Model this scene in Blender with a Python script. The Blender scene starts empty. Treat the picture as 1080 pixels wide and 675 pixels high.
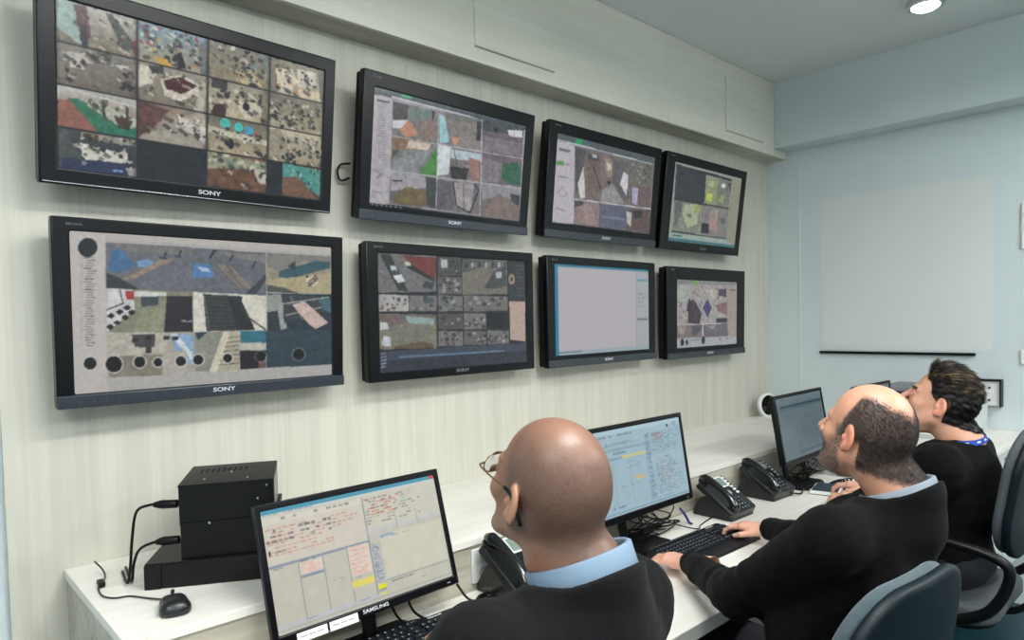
import bpy, bmesh, math, random
import numpy as np
from mathutils import Vector, Matrix
random.seed(7); RNG = np.random.default_rng(7)
SC = bpy.context.scene
COL = SC.collection
PI = math.pi

def lin(c):
    c = np.asarray(c, float) / 255.0
    return np.where(c <= 0.04045, c / 12.92, ((c + 0.055) / 1.055) ** 2.4)

# ------------------------------------------------------------------ materials
def mat(name, rgb, rough=0.5, metal=0.0, spec=0.5, noise=None, bump=None, emit=0, coat=0, alpha=None, trans=0, sheen=0):
    m = bpy.data.materials.new(name); m.use_nodes = True
    nt = m.node_tree; b = nt.nodes['Principled BSDF']
    c = [*lin(rgb), 1]
    b.inputs['Base Color'].default_value = c
    b.inputs['Roughness'].default_value = rough
    b.inputs['Metallic'].default_value = metal
    b.inputs['Specular IOR Level'].default_value = spec
    b.inputs['Coat Weight'].default_value = coat
    b.inputs['Transmission Weight'].default_value = trans
    b.inputs['Sheen Weight'].default_value = sheen
    if emit:
        b.inputs['Emission Color'].default_value = c; b.inputs['Emission Strength'].default_value = emit
    tc = nt.nodes.new('ShaderNodeTexCoord')
    if noise:   # (scale xyz, amount, detail)
        mp = nt.nodes.new('ShaderNodeMapping'); mp.inputs['Scale'].default_value = noise[0]
        nz = nt.nodes.new('ShaderNodeTexNoise'); nz.inputs['Scale'].default_value = 1; nz.inputs['Detail'].default_value = noise[2]
        nt.links.new(tc.outputs['Object'], mp.inputs[0]); nt.links.new(mp.outputs[0], nz.inputs['Vector'])
        mx = nt.nodes.new('ShaderNodeMix'); mx.data_type = 'RGBA'; mx.clamp_factor = True
        a = noise[1]
        mx.inputs[6].default_value = [v * (1 - a) for v in c[:3]] + [1]
        mx.inputs[7].default_value = [min(1, v * (1 + a)) for v in c[:3]] + [1]
        rmp = nt.nodes.new('ShaderNodeMapRange'); rmp.inputs[1].default_value = .3; rmp.inputs[2].default_value = .7
        nt.links.new(nz.outputs[0], rmp.inputs[0]); nt.links.new(rmp.outputs[0], mx.inputs[0])
        nt.links.new(mx.outputs[2], b.inputs['Base Color'])
    if bump:    # (scale, strength, distance)
        nz = nt.nodes.new('ShaderNodeTexNoise'); nz.inputs['Scale'].default_value = bump[0]; nz.inputs['Detail'].default_value = 4
        nt.links.new(tc.outputs['Object'], nz.inputs['Vector'])
        bp = nt.nodes.new('ShaderNodeBump'); bp.inputs['Strength'].default_value = bump[1]; bp.inputs['Distance'].default_value = bump[2]
        nt.links.new(nz.outputs[0], bp.inputs['Height']); nt.links.new(bp.outputs[0], b.inputs['Normal'])
    return m

def mat_wood(name, rgb, dark, axis='z', rough=0.45, seams=None, fine=1.0):
    """pale laminate; fine grain running along axis; seams = list of positions along x (object space)"""
    m = bpy.data.materials.new(name); m.use_nodes = True
    nt = m.node_tree; b = nt.nodes['Principled BSDF']; N = nt.nodes.new; L = nt.links.new
    b.inputs['Roughness'].default_value = rough; b.inputs['Specular IOR Level'].default_value = 0.35
    tc = N('ShaderNodeTexCoord')
    def nz(sc, det, dist=0.0):
        mp = N('ShaderNodeMapping'); mp.inputs['Scale'].default_value = sc
        n = N('ShaderNodeTexNoise'); n.inputs['Scale'].default_value = 1; n.inputs['Detail'].default_value = det
        n.inputs['Distortion'].default_value = dist
        L(tc.outputs['Object'], mp.inputs[0]); L(mp.outputs[0], n.inputs['Vector']); return n
    A, B_ = 90 * fine, 1.4
    sc = {'z': (A, A, B_), 'x': (B_, A, A), 'y': (A, B_, A)}[axis]
    n1 = nz(sc, 5, .3)
    sc2 = tuple(v * (.16 if v > 10 else .6) for v in sc)
    n2 = nz(sc2, 3, .5)
    ad = N('ShaderNodeMath'); ad.operation = 'MULTIPLY_ADD'; ad.inputs[1].default_value = .45
    L(n1.outputs[0], ad.inputs[0])
    m2 = N('ShaderNodeMath'); m2.operation = 'MULTIPLY'; m2.inputs[1].default_value = .55
    L(n2.outputs[0], m2.inputs[0]); L(m2.outputs[0], ad.inputs[2])
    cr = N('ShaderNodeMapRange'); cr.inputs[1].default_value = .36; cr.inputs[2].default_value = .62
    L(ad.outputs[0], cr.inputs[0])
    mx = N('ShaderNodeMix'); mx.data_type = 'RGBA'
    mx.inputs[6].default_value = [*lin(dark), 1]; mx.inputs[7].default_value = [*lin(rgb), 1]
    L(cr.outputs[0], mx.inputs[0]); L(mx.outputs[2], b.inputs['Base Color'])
    return m

def mat_attr(name, rough=.5, spec=.5, emit=0, base_black=False, bump=None, coat=0, sss=0):
    m = bpy.data.materials.new(name); m.use_nodes = True
    nt = m.node_tree; b = nt.nodes['Principled BSDF']
    a = nt.nodes.new('ShaderNodeAttribute'); a.attribute_name = 'Col'
    b.inputs['Roughness'].default_value = rough; b.inputs['Specular IOR Level'].default_value = spec
    b.inputs['Coat Weight'].default_value = coat
    if emit:
        b.inputs['Base Color'].default_value = (.012, .012, .013, 1)
        nt.links.new(a.outputs['Color'], b.inputs['Emission Color']); b.inputs['Emission Strength'].default_value = emit
    else:
        nt.links.new(a.outputs['Color'], b.inputs['Base Color'])
        if sss:
            b.inputs['Subsurface Weight'].default_value = sss; b.inputs['Subsurface Radius'].default_value = (.012, .005, .003)
            b.inputs['Subsurface Scale'].default_value = .6
    if bump:
        tc = nt.nodes.new('ShaderNodeTexCoord')
        nz = nt.nodes.new('ShaderNodeTexNoise'); nz.inputs['Scale'].default_value = bump[0]; nz.inputs['Detail'].default_value = 3
        nt.links.new(tc.outputs['Object'], nz.inputs['Vector'])
        bp = nt.nodes.new('ShaderNodeBump'); bp.inputs['Strength'].default_value = bump[1]; bp.inputs['Distance'].default_value = bump[2]
        nt.links.new(nz.outputs[0], bp.inputs['Height']); nt.links.new(bp.outputs[0], b.inputs['Normal'])
    return m

# ------------------------------------------------------------------ mesh building
class MB:
    def __init__(s, M=None): s.v = []; s.f = []; s.M = M or Matrix.Identity(4)
    def add(s, vs, fs, M=None):
        T = s.M @ M if M is not None else s.M
        o = len(s.v)
        s.v += [tuple(T @ Vector(p)) for p in vs]; s.f += [tuple(o + i for i in f) for f in fs]; return s
    def box(s, c, size, M=None):
        x, y, z = c; a, b, d = [q / 2 for q in size]
        vs = [(x + i * a, y + j * b, z + k * d) for k in (-1, 1) for j in (-1, 1) for i in (-1, 1)]
        return s.add(vs, [(0, 2, 3, 1), (4, 5, 7, 6), (0, 1, 5, 4), (2, 6, 7, 3), (0, 4, 6, 2), (1, 3, 7, 5)], M)
    def span(s, a, b, M=None):
        return s.box([(p + q) / 2 for p, q in zip(a, b)], [abs(q - p) for p, q in zip(a, b)], M)
    def prism(s, poly, z0, z1, M=None, top=None):
        n = len(poly); top = top or poly
        vs = [(x, y, z0) for x, y in poly] + [(x, y, z1) for x, y in top]
        fs = [tuple(reversed(range(n))), tuple(range(n, 2 * n))] + [(i, (i + 1) % n, n + (i + 1) % n, n + i) for i in range(n)]
        return s.add(vs, fs, M)
    def frame(s, o, i, y0, y1, M=None):
        """rect ring in xz: o,i=(x0,z0,x1,z1)"""
        def r(q, y): return [(q[0], y, q[1]), (q[2], y, q[1]), (q[2], y, q[3]), (q[0], y, q[3])]
        vs = r(o, y0) + r(i, y0) + r(o, y1) + r(i, y1)
        fs = []
        for k in range(4):
            l = (k + 1) % 4
            fs += [(k, l, 4 + l, 4 + k), (8 + l, 8 + k, 12 + k, 12 + l), (l, k, 8 + k, 8 + l), (4 + k, 4 + l, 12 + l, 12 + k)]
        return s.add(vs, fs, M)
    def lathe(s, prof, n=24, M=None, cap=True):
        vs = []; fs = []
        for r, z in prof:
            for k in range(n):
                a = 2 * PI * k / n; vs.append((r * math.cos(a), r * math.sin(a), z))
        for j in range(len(prof) - 1):
            for k in range(n):
                l = (k + 1) % n; fs.append((j * n + k, j * n + l, (j + 1) * n + l, (j + 1) * n + k))
        if cap:
            fs.append(tuple(reversed(range(n)))); fs.append(tuple(range((len(prof) - 1) * n, len(prof) * n)))
        return s.add(vs, fs, M)
    def tube(s, pts, r, n=8, smooth=6, M=None, caps=True, flat=1.0):
        P = catmull(pts, smooth) if smooth > 1 and len(pts) > 2 else [Vector(p) for p in pts]
        rr = r if hasattr(r, '__len__') else None
        m = len(P); vs = []; fs = []; N = None
        for i, p in enumerate(P):
            t = (P[min(i + 1, m - 1)] - P[max(i - 1, 0)])
            t = t.normalized() if t.length > 1e-9 else Vector((0, 0, 1))
            if N is None:
                N = t.cross(Vector((0, 0, 1)))
                if N.length < .1: N = t.cross(Vector((0, 1, 0)))
            N = (N - t * N.dot(t)).normalized(); Bn = t.cross(N)
            if rr is not None:
                u = i / (m - 1) * (len(rr) - 1); j = min(int(u), len(rr) - 2); R = rr[j] * (1 - u + j) + rr[j + 1] * (u - j)
            else: R = r
            for k in range(n):
                a = 2 * PI * k / n; vs.append(tuple(p + N * math.cos(a) * R + Bn * math.sin(a) * R * flat))
        for i in range(m - 1):
            for k in range(n):
                l = (k + 1) % n; fs.append((i * n + k, i * n + l, (i + 1) * n + l, (i + 1) * n + k))
        if caps: fs += [tuple(reversed(range(n))), tuple(range((m - 1) * n, m * n))]
        return s.add(vs, fs, M)
    def sphere(s, c, r, n=16, m=10, M=None):
        r = (r, r, r) if not hasattr(r, '__len__') else r
        vs = [(c[0], c[1], c[2] - r[2])]
        for j in range(1, m):
            b = -PI / 2 + PI * j / m
            for k in range(n):
                a = 2 * PI * k / n
                vs.append((c[0] + r[0] * math.cos(a) * math.cos(b), c[1] + r[1] * math.sin(a) * math.cos(b), c[2] + r[2] * math.sin(b)))
        vs.append((c[0], c[1], c[2] + r[2])); fs = []
        for k in range(n): fs.append((0, 1 + (k + 1) % n, 1 + k))
        for j in range(m - 2):
            for k in range(n):
                l = (k + 1) % n; fs.append((1 + j * n + k, 1 + j * n + l, 1 + (j + 1) * n + l, 1 + (j + 1) * n + k))
        o = 1 + (m - 2) * n; e = len(vs) - 1
        for k in range(n): fs.append((o + k, o + (k + 1) % n, e))
        return s.add(vs, fs, M)
    def build(s, name, m, parent=None, smooth=False, bevel=0, seg=2, M=None):
        me = bpy.data.meshes.new(name); me.from_pydata(s.v, [], s.f); me.validate()
        bm = bmesh.new(); bm.from_mesh(me); bmesh.ops.recalc_face_normals(bm, faces=bm.faces); bm.to_mesh(me); bm.free()
        return link(name, me, m, parent, smooth, bevel, seg, M)

def link(name, me, m, parent=None, smooth=False, bevel=0, seg=2, M=None):
    me.materials.append(m)
    o = bpy.data.objects.new(name, me); COL.objects.link(o)
    if parent is not None: o.parent = parent
    if M is not None: o.matrix_local = M
    if bevel:
        b = o.modifiers.new('bevel', 'BEVEL'); b.width = bevel; b.segments = seg; b.limit_method = 'ANGLE'; b.angle_limit = math.radians(35)
        b.harden_normals = False
    if smooth or bevel:
        me.polygons.foreach_set('use_smooth', [True] * len(me.polygons))
        if not smooth or smooth == 'auto':
            e = me.edges
            bm = bmesh.new(); bm.from_mesh(me)
            for ed in bm.edges:
                if len(ed.link_faces) == 2 and ed.calc_face_angle(0) > math.radians(38): ed.smooth = False
            bm.to_mesh(me); bm.free()
    return o

def catmull(pts, n):
    P = [Vector(p) for p in pts]; P = [P[0] * 2 - P[1]] + P + [P[-1] * 2 - P[-2]]; out = []
    for i in range(1, len(P) - 2):
        for k in range(n):
            t = k / n; a, b, c, d = P[i - 1], P[i], P[i + 1], P[i + 2]
            out.append(.5 * ((2 * b) + (c - a) * t + (2 * a - 5 * b + 4 * c - d) * t * t + (3 * b - a - 3 * c + d) * t ** 3))
    out.append(P[-2]); return out

def rrect(x0, y0, x1, y1, r, n=5):
    out = []
    for cx, cy, a0 in ((x1 - r, y1 - r, 0), (x0 + r, y1 - r, 90), (x0 + r, y0 + r, 180), (x1 - r, y0 + r, 270)):
        for k in range(n + 1):
            a = math.radians(a0 + 90 * k / n); out.append((cx + r * math.cos(a), cy + r * math.sin(a)))
    return out

def tag(o, label, cat, group=None, kind=None):
    if label: o['label'] = label
    if cat: o['category'] = cat
    if group: o['group'] = group
    if kind: o['kind'] = kind
    return o
def thing(name, label, cat, loc=(0, 0, 0), rz=0, group=None, rx=0):
    o = bpy.data.objects.new(name, None); COL.objects.link(o); o.empty_display_size = .05
    o.location = loc; o.rotation_euler = (rx, 0, rz); return tag(o, label, cat, group)
def struct(name, mb, m, **k):
    o = mb.build(name, m, **k); o['kind'] = 'structure'; return o
def plabel(o, t): o['label'] = t; return o
def copy_tree(o, parent=None):
    c = o.copy(); COL.objects.link(c); c.parent = parent
    for ch in list(o.children): copy_tree(ch, c)
    return c
T = Matrix.Translation
def Rx(a): return Matrix.Rotation(a, 4, 'X')
def Ry(a): return Matrix.Rotation(a, 4, 'Y')
def Rz(a): return Matrix.Rotation(a, 4, 'Z')

def text(name, s, size, m, parent, M, depth=.0006, bold=0, sx=1.0, center=True):
    c = bpy.data.curves.new(name, 'FONT'); c.body = s; c.size = size; c.extrude = depth; c.offset = bold
    c.align_x = 'CENTER' if center else 'LEFT'; c.align_y = 'CENTER'
    o = bpy.data.objects.new(name, c); COL.objects.link(o)
    dg = bpy.context.evaluated_depsgraph_get(); dg.update()
    me = bpy.data.meshes.new_from_object(o.evaluated_get(dg)); bpy.data.objects.remove(o)
    me.transform(Matrix.Diagonal((sx, 1, 1, 1))); me.materials.clear()
    return link(name, me, m, parent, M=M)

# ------------------------------------------------------------------ signed distance modelling
def V3(*a): return np.array(a, float)
def smin(a, b, k):
    h = np.clip(.5 + .5 * (b - a) / k, 0, 1); return b + (a - b) * h - k * h * (1 - h)
def smax(a, b, k): return -smin(-a, -b, k)
def cap(P, a, b, ra, rb):
    a = np.asarray(a, float); b = np.asarray(b, float); ab = b - a
    t = np.clip(((P - a) @ ab) / (ab @ ab + 1e-12), 0, 1)
    return np.linalg.norm(P - a - t[:, None] * ab, axis=1) - (ra + (rb - ra) * t)
def ell(P, c, r, R=None):
    Q = P - np.asarray(c, float)
    if R is not None: Q = Q @ R
    r = np.asarray(r, float)
    k0 = np.linalg.norm(Q / r, axis=1); k1 = np.linalg.norm(Q / (r * r), axis=1) + 1e-9
    return k0 * (k0 - 1) / k1
def rot(ax, deg):
    a = math.radians(deg); c, s = math.cos(a), math.sin(a)
    return {'x': np.array([[1, 0, 0], [0, c, -s], [0, s, c]]), 'y': np.array([[c, 0, s], [0, 1, 0], [-s, 0, c]]), 'z': np.array([[c, -s, 0], [s, c, 0], [0, 0, 1]])}[ax]

def surfnet(f, lo, hi, h, proj=2):
    lo = np.asarray(lo, float); hi = np.asarray(hi, float)
    B = 6
    nb = np.ceil((hi - lo) / (h * B)).astype(int); n = nb * B + 1
    D = np.full(n, 1.0, np.float32)
    g = [lo[i] + (np.arange(nb[i]) + .5) * h * B for i in range(3)]
    G = np.stack(np.meshgrid(*g, indexing='ij'), -1).reshape(-1, 3)
    dc = f(G).reshape(nb); diag = h * B * .87 * 1.5 + h
    # fill
    for bi, bj, bk in zip(*np.nonzero(np.abs(dc) >= diag)):
        D[bi * B:bi * B + B + 1, bj * B:bj * B + B + 1, bk * B:bk * B + B + 1] = dc[bi, bj, bk]
    near = np.argwhere(np.abs(dc) < diag)
    off = np.stack(np.meshgrid(*[np.arange(B + 1)] * 3, indexing='ij'), -1).reshape(-1, 3)
    for s in range(0, len(near), 2000):
        idx = (near[s:s + 2000, None, :] * B + off[None]).reshape(-1, 3)
        D[idx[:, 0], idx[:, 1], idx[:, 2]] = f(lo + idx * h)
    S = D < 0; nc = n - 1
    acc = np.zeros((*nc, 3), np.float32); cnt = np.zeros(nc, np.float32)
    def sl(o): return tuple(slice(o[i], o[i] + nc[i]) for i in range(3))
    for ax in range(3):
        ot = [i for i in range(3) if i != ax]
        for p in (0, 1):
            for q in (0, 1):
                o = [0, 0, 0]; o[ot[0]] = p; o[ot[1]] = q; o2 = list(o); o2[ax] = 1
                a, b = D[sl(o)], D[sl(o2)]; m = (a < 0) != (b < 0)
                t = np.where(m, a / np.where(m, a - b, 1), 0)
                for i in range(3): acc[..., i] += m * (t if i == ax else o[i])
                cnt += m
    act = cnt > 0; ids = np.full(nc, -1, np.int64); ids[act] = np.arange(act.sum())
    V = lo + (np.argwhere(act) + acc[act] / cnt[act][:, None]) * h
    F = []
    for ax in range(3):
        a, b = [i for i in range(3) if i != ax]
        s0 = [slice(0, nc[i]) for i in range(3)]; s1 = list(s0); s1[ax] = slice(1, nc[ax] + 1)
        A_, B_ = S[tuple(s0)], S[tuple(s1)]
        E = np.argwhere(A_ != B_); E = E[(E[:, a] > 0) & (E[:, b] > 0)]
        if not len(E): continue
        da = np.zeros(3, int); da[a] = 1; db = np.zeros(3, int); db[b] = 1
        q = [ids[tuple((E - x).T)] for x in (da + db, db, 0 * da, da)]
        q = np.stack(q, 1); fl = A_[tuple(E.T)]
        if ax == 1: fl = ~fl
        q[~fl] = q[~fl][:, ::-1]; q = q[(q >= 0).all(1)]; F.append(q)
    F = np.concatenate(F)
    for _ in range(proj):
        e = h * .25; d = f(V)
        g = np.stack([(f(V + e * np.eye(3)[i]) - f(V - e * np.eye(3)[i])) / (2 * e) for i in range(3)], 1)
        st = g * (d / np.maximum((g * g).sum(1), .25))[:, None]
        ln = np.linalg.norm(st, axis=1, keepdims=True); st *= np.minimum(1, h * .7 / np.maximum(ln, 1e-9))
        V = V - st
    return V, F

def np_mesh(name, V, F):
    me = bpy.data.meshes.new(name)
    me.vertices.add(len(V)); me.vertices.foreach_set('co', np.asarray(V, np.float32).ravel())
    F = np.asarray(F); k = F.shape[1]
    me.loops.add(F.size); me.loops.foreach_set('vertex_index', F.astype(np.int32).ravel())
    me.polygons.add(len(F)); me.polygons.foreach_set('loop_start', np.arange(0, F.size, k, dtype=np.int32))
    me.update(calc_edges=True); me.validate()
    me.polygons.foreach_set('use_smooth', np.ones(len(me.polygons), bool))
    return me
def set_col(me, C):
    a = me.color_attributes.new('Col', 'FLOAT_COLOR', 'POINT')
    C = np.concatenate([C, np.ones((len(C), 1))], 1).astype(np.float32); a.data.foreach_set('color', C.ravel())
def vnoise(P, s, seed=0):
    """cheap smooth value noise"""
    r = np.random.default_rng(seed); out = np.zeros(len(P))
    for k in range(6):
        d = r.normal(size=3); d /= np.linalg.norm(d); out += np.sin((P @ d) * s * (1 + .35 * k) + r.uniform(0, 6.28))
    return out / 6
# ------------------------------------------------------------------ shared materials
M = {}
M['clad'] = mat_wood('pale_cladding', (208, 206, 193), (194, 192, 179), 'z', .5)
M['cabwood'] = mat_wood('pale_cabinet', (228, 226, 213), (216, 214, 200), 'x', .5, fine=.5)
M['top'] = mat_wood('pale_worktop', (232, 230, 223), (221, 218, 208), 'x', .35, fine=.6)
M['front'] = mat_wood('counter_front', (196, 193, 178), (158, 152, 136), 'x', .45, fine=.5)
M['edge'] = mat('edge_band', (176, 178, 172), .5)
M['paint'] = mat('pale_blue_paint', (203, 214, 216), .75, noise=((2, 2, 2), .02, 2), bump=(60, .05, .002))
M['patch'] = mat('paler_paint_patch', (212, 218, 216), .6)
M['ceil'] = mat('ceiling_paint', (214, 219, 218), .85)
M['floor'] = mat('teal_floor', (14, 52, 62), .35, noise=((6, 6, 6), .1, 3))
M['blk'] = mat('black_plastic', (8, 9, 11), .42, spec=.25, bump=(900, .03, .0004))
M['blkgloss'] = mat('glossy_black', (6, 8, 12), .28, spec=.3)
M['blkmat'] = mat('matte_black', (9, 9, 10), .7, spec=.25)
M['steelblk'] = mat('black_sheet_steel', (8, 8, 9), .45, spec=.3, bump=(700, .08, .0005))
M['grytrim'] = mat('grey_trim', (46, 52, 60), .32, coat=.2)
M['silver'] = mat('silver', (200, 203, 206), .25, metal=.9)
M['chrome'] = mat('screw_steel', (220, 220, 215), .2, metal=1)
M['white'] = mat('white_plastic', (225, 228, 226), .4)
M['offwhite'] = mat('offwhite_plastic', (196, 200, 196), .5)
M['prgrey'] = mat('printer_grey', (120, 126, 126), .5)
M['key'] = mat('key_black', (17, 22, 30), .45)
M['kbd'] = mat('keyboard_black', (10, 13, 19), .4)
M['legend'] = mat('key_legend', (150, 160, 168), .5)
M['logo'] = mat('logo_silver', (205, 208, 212), .35)
M['logodim'] = mat('logo_dim', (110, 116, 122), .4)
M['bluecab'] = mat('blue_cable', (30, 58, 110), .4)
M['lcd'] = mat('grey_green_lcd', (120, 136, 128), .25)
M['phone'] = mat('phone_black', (16, 19, 23), .35, coat=.15)
M['handset'] = mat('handset_black', (14, 17, 21), .22, coat=.5)
M['phbtn'] = mat('phone_button', (150, 158, 164), .4)
M['paper'] = mat('paper_white', (232, 234, 232), .6)

# ------------------------------------------------------------------ room shell
EX = 4.325; CZ = 2.975; WX0 = -2.3; WY0 = -4.7
struct('floor', MB().span((WX0 - .1, WY0 - .1, -.1), (EX + .1, .12, 0)), M['floor'])
struct('ceiling', MB().span((WX0 - .1, WY0 - .1, CZ), (EX + .1, .12, CZ + .1)), M['ceil'])
struct('wall_front', MB().span((WX0 - .1, .022, 0), (EX + .1, .12, CZ)), M['paint'])
struct('wall_right', MB().span((EX, WY0 - .1, 0), (EX + .1, .022, CZ)), M['paint'])
struct('wall_left', MB().span((WX0 - .1, WY0 - .1, 0), (WX0, .022, CZ)), M['paint'])
struct('wall_back', MB().span((WX0, WY0 - .1, 0), (EX, WY0, CZ)), M['paint'])
struct('trim_1', MB().span((4.16, WY0, 2.575), (EX, -.0, CZ)), M['paint'])   # beam over the end wall
# wall cladding boards
bx = [.232, 1.50, 2.9, EX]
pan = MB()
for i in range(len(bx) - 1): pan.span((bx[i] + .0002, 0, 0), (bx[i + 1] - .0002, .022, 2.5275))
struct('trim_2', pan, M['clad'])
# shallow bulkhead cabinet along the top of the wall
CF = -.128
cabinet = thing('wall_cabinet', 'long pale wood wall cabinet running under the ceiling above the screens', 'cabinet', (2.0, 0, 2.5275))
cm = Matrix.Translation((-2.0, 0, -2.5275))
MB(cm).span((WX0, CF + .012, 2.5275), (4.158, 0, CZ - .001)).span((4.158, CF + .012, 2.5275), (EX - .001, 0, 2.573)).build('carcass', M['front'], cabinet)
def cabface(x0, x1):
    MB(cm).span((x0 + .001, CF, 2.5285), (x1 - .001, CF + .0118, CZ - .002)).build('fascia_panel', M['cabwood'], cabinet, bevel=.0008, seg=1)
for x0, x1 in ((WX0, -.7), (-.7, .95), (.95, 3.005), (3.005, 4.158)): cabface(x0, x1)
MB(cm).span((4.159, CF, 2.5285), (EX - .002, CF + .0118, 2.572)).build('fascia_panel', M['cabwood'], cabinet)
for x0, x1 in ((1.727, 2.162), (3.574, 4.001)):
    d = MB(cm).span((x0, CF - .006, 2.588), (x1, CF - .0004, 2.893)).build('door', M['cabwood'], cabinet, bevel=.001, seg=1)
    MB(cm).span((x0, CF - .010, 2.583), (x1, CF - .0004, 2.5865)).build('edge_strip', M['front'], d)

# paler rectangle of paint on the end wall (stays of an old board) and the black rail
pb = MB()
n = 28; ring = []
def prr(y0, z0, y1, z1, r): return rrect(y0, z0, y1, z1, r)
pp = rrect(-1.235, 1.318, -.345, 2.245, .035)
pb.v = [(EX - .0025, y, z) for y, z in pp] + [(EX + .001, y, z) for y, z in pp]
k = len(pp); pb.f = [tuple(range(k))] + [(i, (i + 1) % k, k + (i + 1) % k, k + i) for i in range(k)]
tag(pb.build('wall_panel', M['patch']), 'large paler square panel on the end wall above the black rail', 'wall panel')
tag(MB().span((EX - .022, -1.161, 1.294), (EX - .0005, -.337, 1.309)).build('wall_rail', M['blk'], bevel=.002), 'thin black rail fixed to the end wall under the pale square', 'rail')
struct('trim_3', MB().span((EX - .004, -.212, .9), (EX + .001, -.204, 2.574)), M['patch'])
# light switches at the frame's right edge
def switch(z0, z1, lab):
    t = thing('wall_plate', lab, 'wall plate', (EX, -1.41, (z0 + z1) / 2))
    h = (z1 - z0) / 2
    MB().box((-.006, 0, 0), (.012, .105, 2 * h)).build('plate', M['white'], t, bevel=.003)
    MB().box((-.015, 0, 0), (.008, .03, min(.06, h))).build('rocker', M['white'], t, bevel=.002)
switch(1.845, 2.078, 'tall white wall plate high on the end wall at the right')
switch(1.255, 1.330, 'small white wall plate on the end wall lower at the right')
# framed white distribution panel behind the printer
t = thing('distribution_panel', 'white electrical panel with black frame on the end wall behind the printer', 'electrical panel', (EX, -1.20, 1.03))
MB().box((-.02, 0, .07), (.04, .15, .13)).build('panel_body', M['white'], t, bevel=.003)
MB().span((-.055, -.083, .135), (-.0005, .083, .143)).span((-.055, -.083, .0), (-.0005, -.076, .1345)).build('frame', M['blk'], t)
for dz in (.035, .1): MB().box((-.043, -.03, dz), (.005, .01, .01)).build('latch', M['grytrim'], t)

# ------------------------------------------------------------------ lights: added hanging lamps, and the spotlight in view
M['diff'] = mat('lamp_diffuser', (250, 252, 255), .5, emit=6)
def added_hanging_lamp(x, y, lab, w=1.2, d=.3, power=60, up=.35):  # lamps out of view; hanging form and uplight added to brighten the ceiling
    t = thing('added_hanging_light', lab, 'added hanging light', (x, y, CZ), group='added long hanging lamps')
    MB().frame((-w / 2, -d / 2, w / 2, d / 2), (-w / 2 + .012, -d / 2 + .012, w / 2 - .012, d / 2 - .012), -.03, .03, M=T((0, 0, -.22)) @ Rx(PI / 2)).build('frame', M['white'], t)
    for z in (-.245, -.195): MB().span((-w / 2 + .0125, -d / 2 + .0125, z - .002), (w / 2 - .0125, d / 2 - .0125, z + .002)).build('diffuser', M['diff'], t)
    for sx in (-1, 1): MB().tube([(sx * w * .4, 0, -.19), (sx * w * .4, 0, -.001)], .002, 6, 1).build('suspension_wire', M['silver'], t)
    for k, (z, e) in enumerate(((-.255, power), (-.185, power * up))):
        l = bpy.data.lights.new('lamp', 'AREA'); l.shape = 'RECTANGLE'; l.size = w - .06; l.size_y = d - .06; l.energy = e; l.color = (1.0, .995, .975)
        o = bpy.data.objects.new('lamp', l); COL.objects.link(o); o.location = (x, y, CZ + z); o.rotation_euler = (PI * k, 0, 0)
ADDED_LAMPS = [(1.0, -1.8, 36), (-.9, -1.75, 21), (.9, -3.5, 30), (-.9, -3.5, 20), (3.1, -2.9, 46)]
for x, y, p in ADDED_LAMPS:
    added_hanging_lamp(x, y, 'added long white lamp out of view, hung so its uplight brightens the ceiling', power=p)
# small lamp at the top edge of the picture
t = thing('ceiling_spotlight', 'small bright round lamp on the ceiling at the top right of the picture', 'lamp', (3.62, -1.12, CZ))
MB().lathe([(.075, -.0005), (.08, -.012), (.078, -.03), (.062, -.034), (.062, -.012), (.03, -.012)], 28).build('housing', M['chrome'], t, smooth='auto')
MB().lathe([(.006, -.012), (.05, -.016), (.058, -.03), (.045, -.044), (.006, -.05)], 24).build('bulb', mat('lit_bulb', (255, 255, 255), .3, emit=8), t, smooth=True)
MB().lathe([(.088, -.001), (.11, -.003), (.11, -.0005)], 28).build('trim_ring', M['ceil'], t, smooth='auto')

# ------------------------------------------------------------------ furniture: counter, desk, side cabinet
CT = .897; DT = .74; YR = -.602
t = thing('counter', 'long raised pale counter standing against the screen wall', 'counter', (2.0, -.3, 0))
L = MB(T((-2.0, .3, 0)))
def cbox(a, b, name, m, bev=.001): return MB(T((-2.0, .3, 0))).span(a, b).build(name, m, t, bevel=bev, seg=1)
cbox((.350, -.604, CT - .022), (3.786, -.001, CT), 'worktop', M['top'])
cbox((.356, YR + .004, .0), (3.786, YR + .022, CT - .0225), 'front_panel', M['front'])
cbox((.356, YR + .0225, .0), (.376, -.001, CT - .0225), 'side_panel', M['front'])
cbox((3.790, -.604, CT - .022), (EX - .001, -.001, CT), 'worktop', M['top'])
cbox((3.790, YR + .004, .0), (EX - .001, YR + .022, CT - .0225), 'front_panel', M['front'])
t = thing('desk', 'long pale desk in front of the raised counter where the three men sit', 'desk', (1.9, -.9, 0))
def dbox(a, b, name, m, bev=.001): return MB(T((-1.9, .9, 0))).span(a, b).build(name, m, t, bevel=bev, seg=1)
dbox((.42, -1.19, DT - .038), (3.425, YR + .003, DT), 'desktop', M['top'], .002)
dbox((.4205, -1.1925, DT - .0375), (3.4245, -1.1902, DT - .0005), 'edge_band', M['edge'], 0)
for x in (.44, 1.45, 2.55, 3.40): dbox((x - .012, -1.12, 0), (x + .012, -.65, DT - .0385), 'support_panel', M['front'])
t = thing('side_cabinet', 'low pale cabinet with doors along the end wall carrying the printer', 'cabinet', (3.9, -1.0, 0))
def sbox(a, b, name, m, bev=.001, par=None): return MB(T((-3.9, 1.0, 0))).span(a, b).build(name, m, par or t, bevel=bev, seg=1)
SZ = .905
sbox((3.44, -1.40, SZ - .022), (EX - .001, -.606, SZ), 'cabinet_top', M['top'])
sbox((3.47, -1.05, 0), (EX - .004, -.63, .2998), 'plinth', M['blkmat'], 0)
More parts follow.
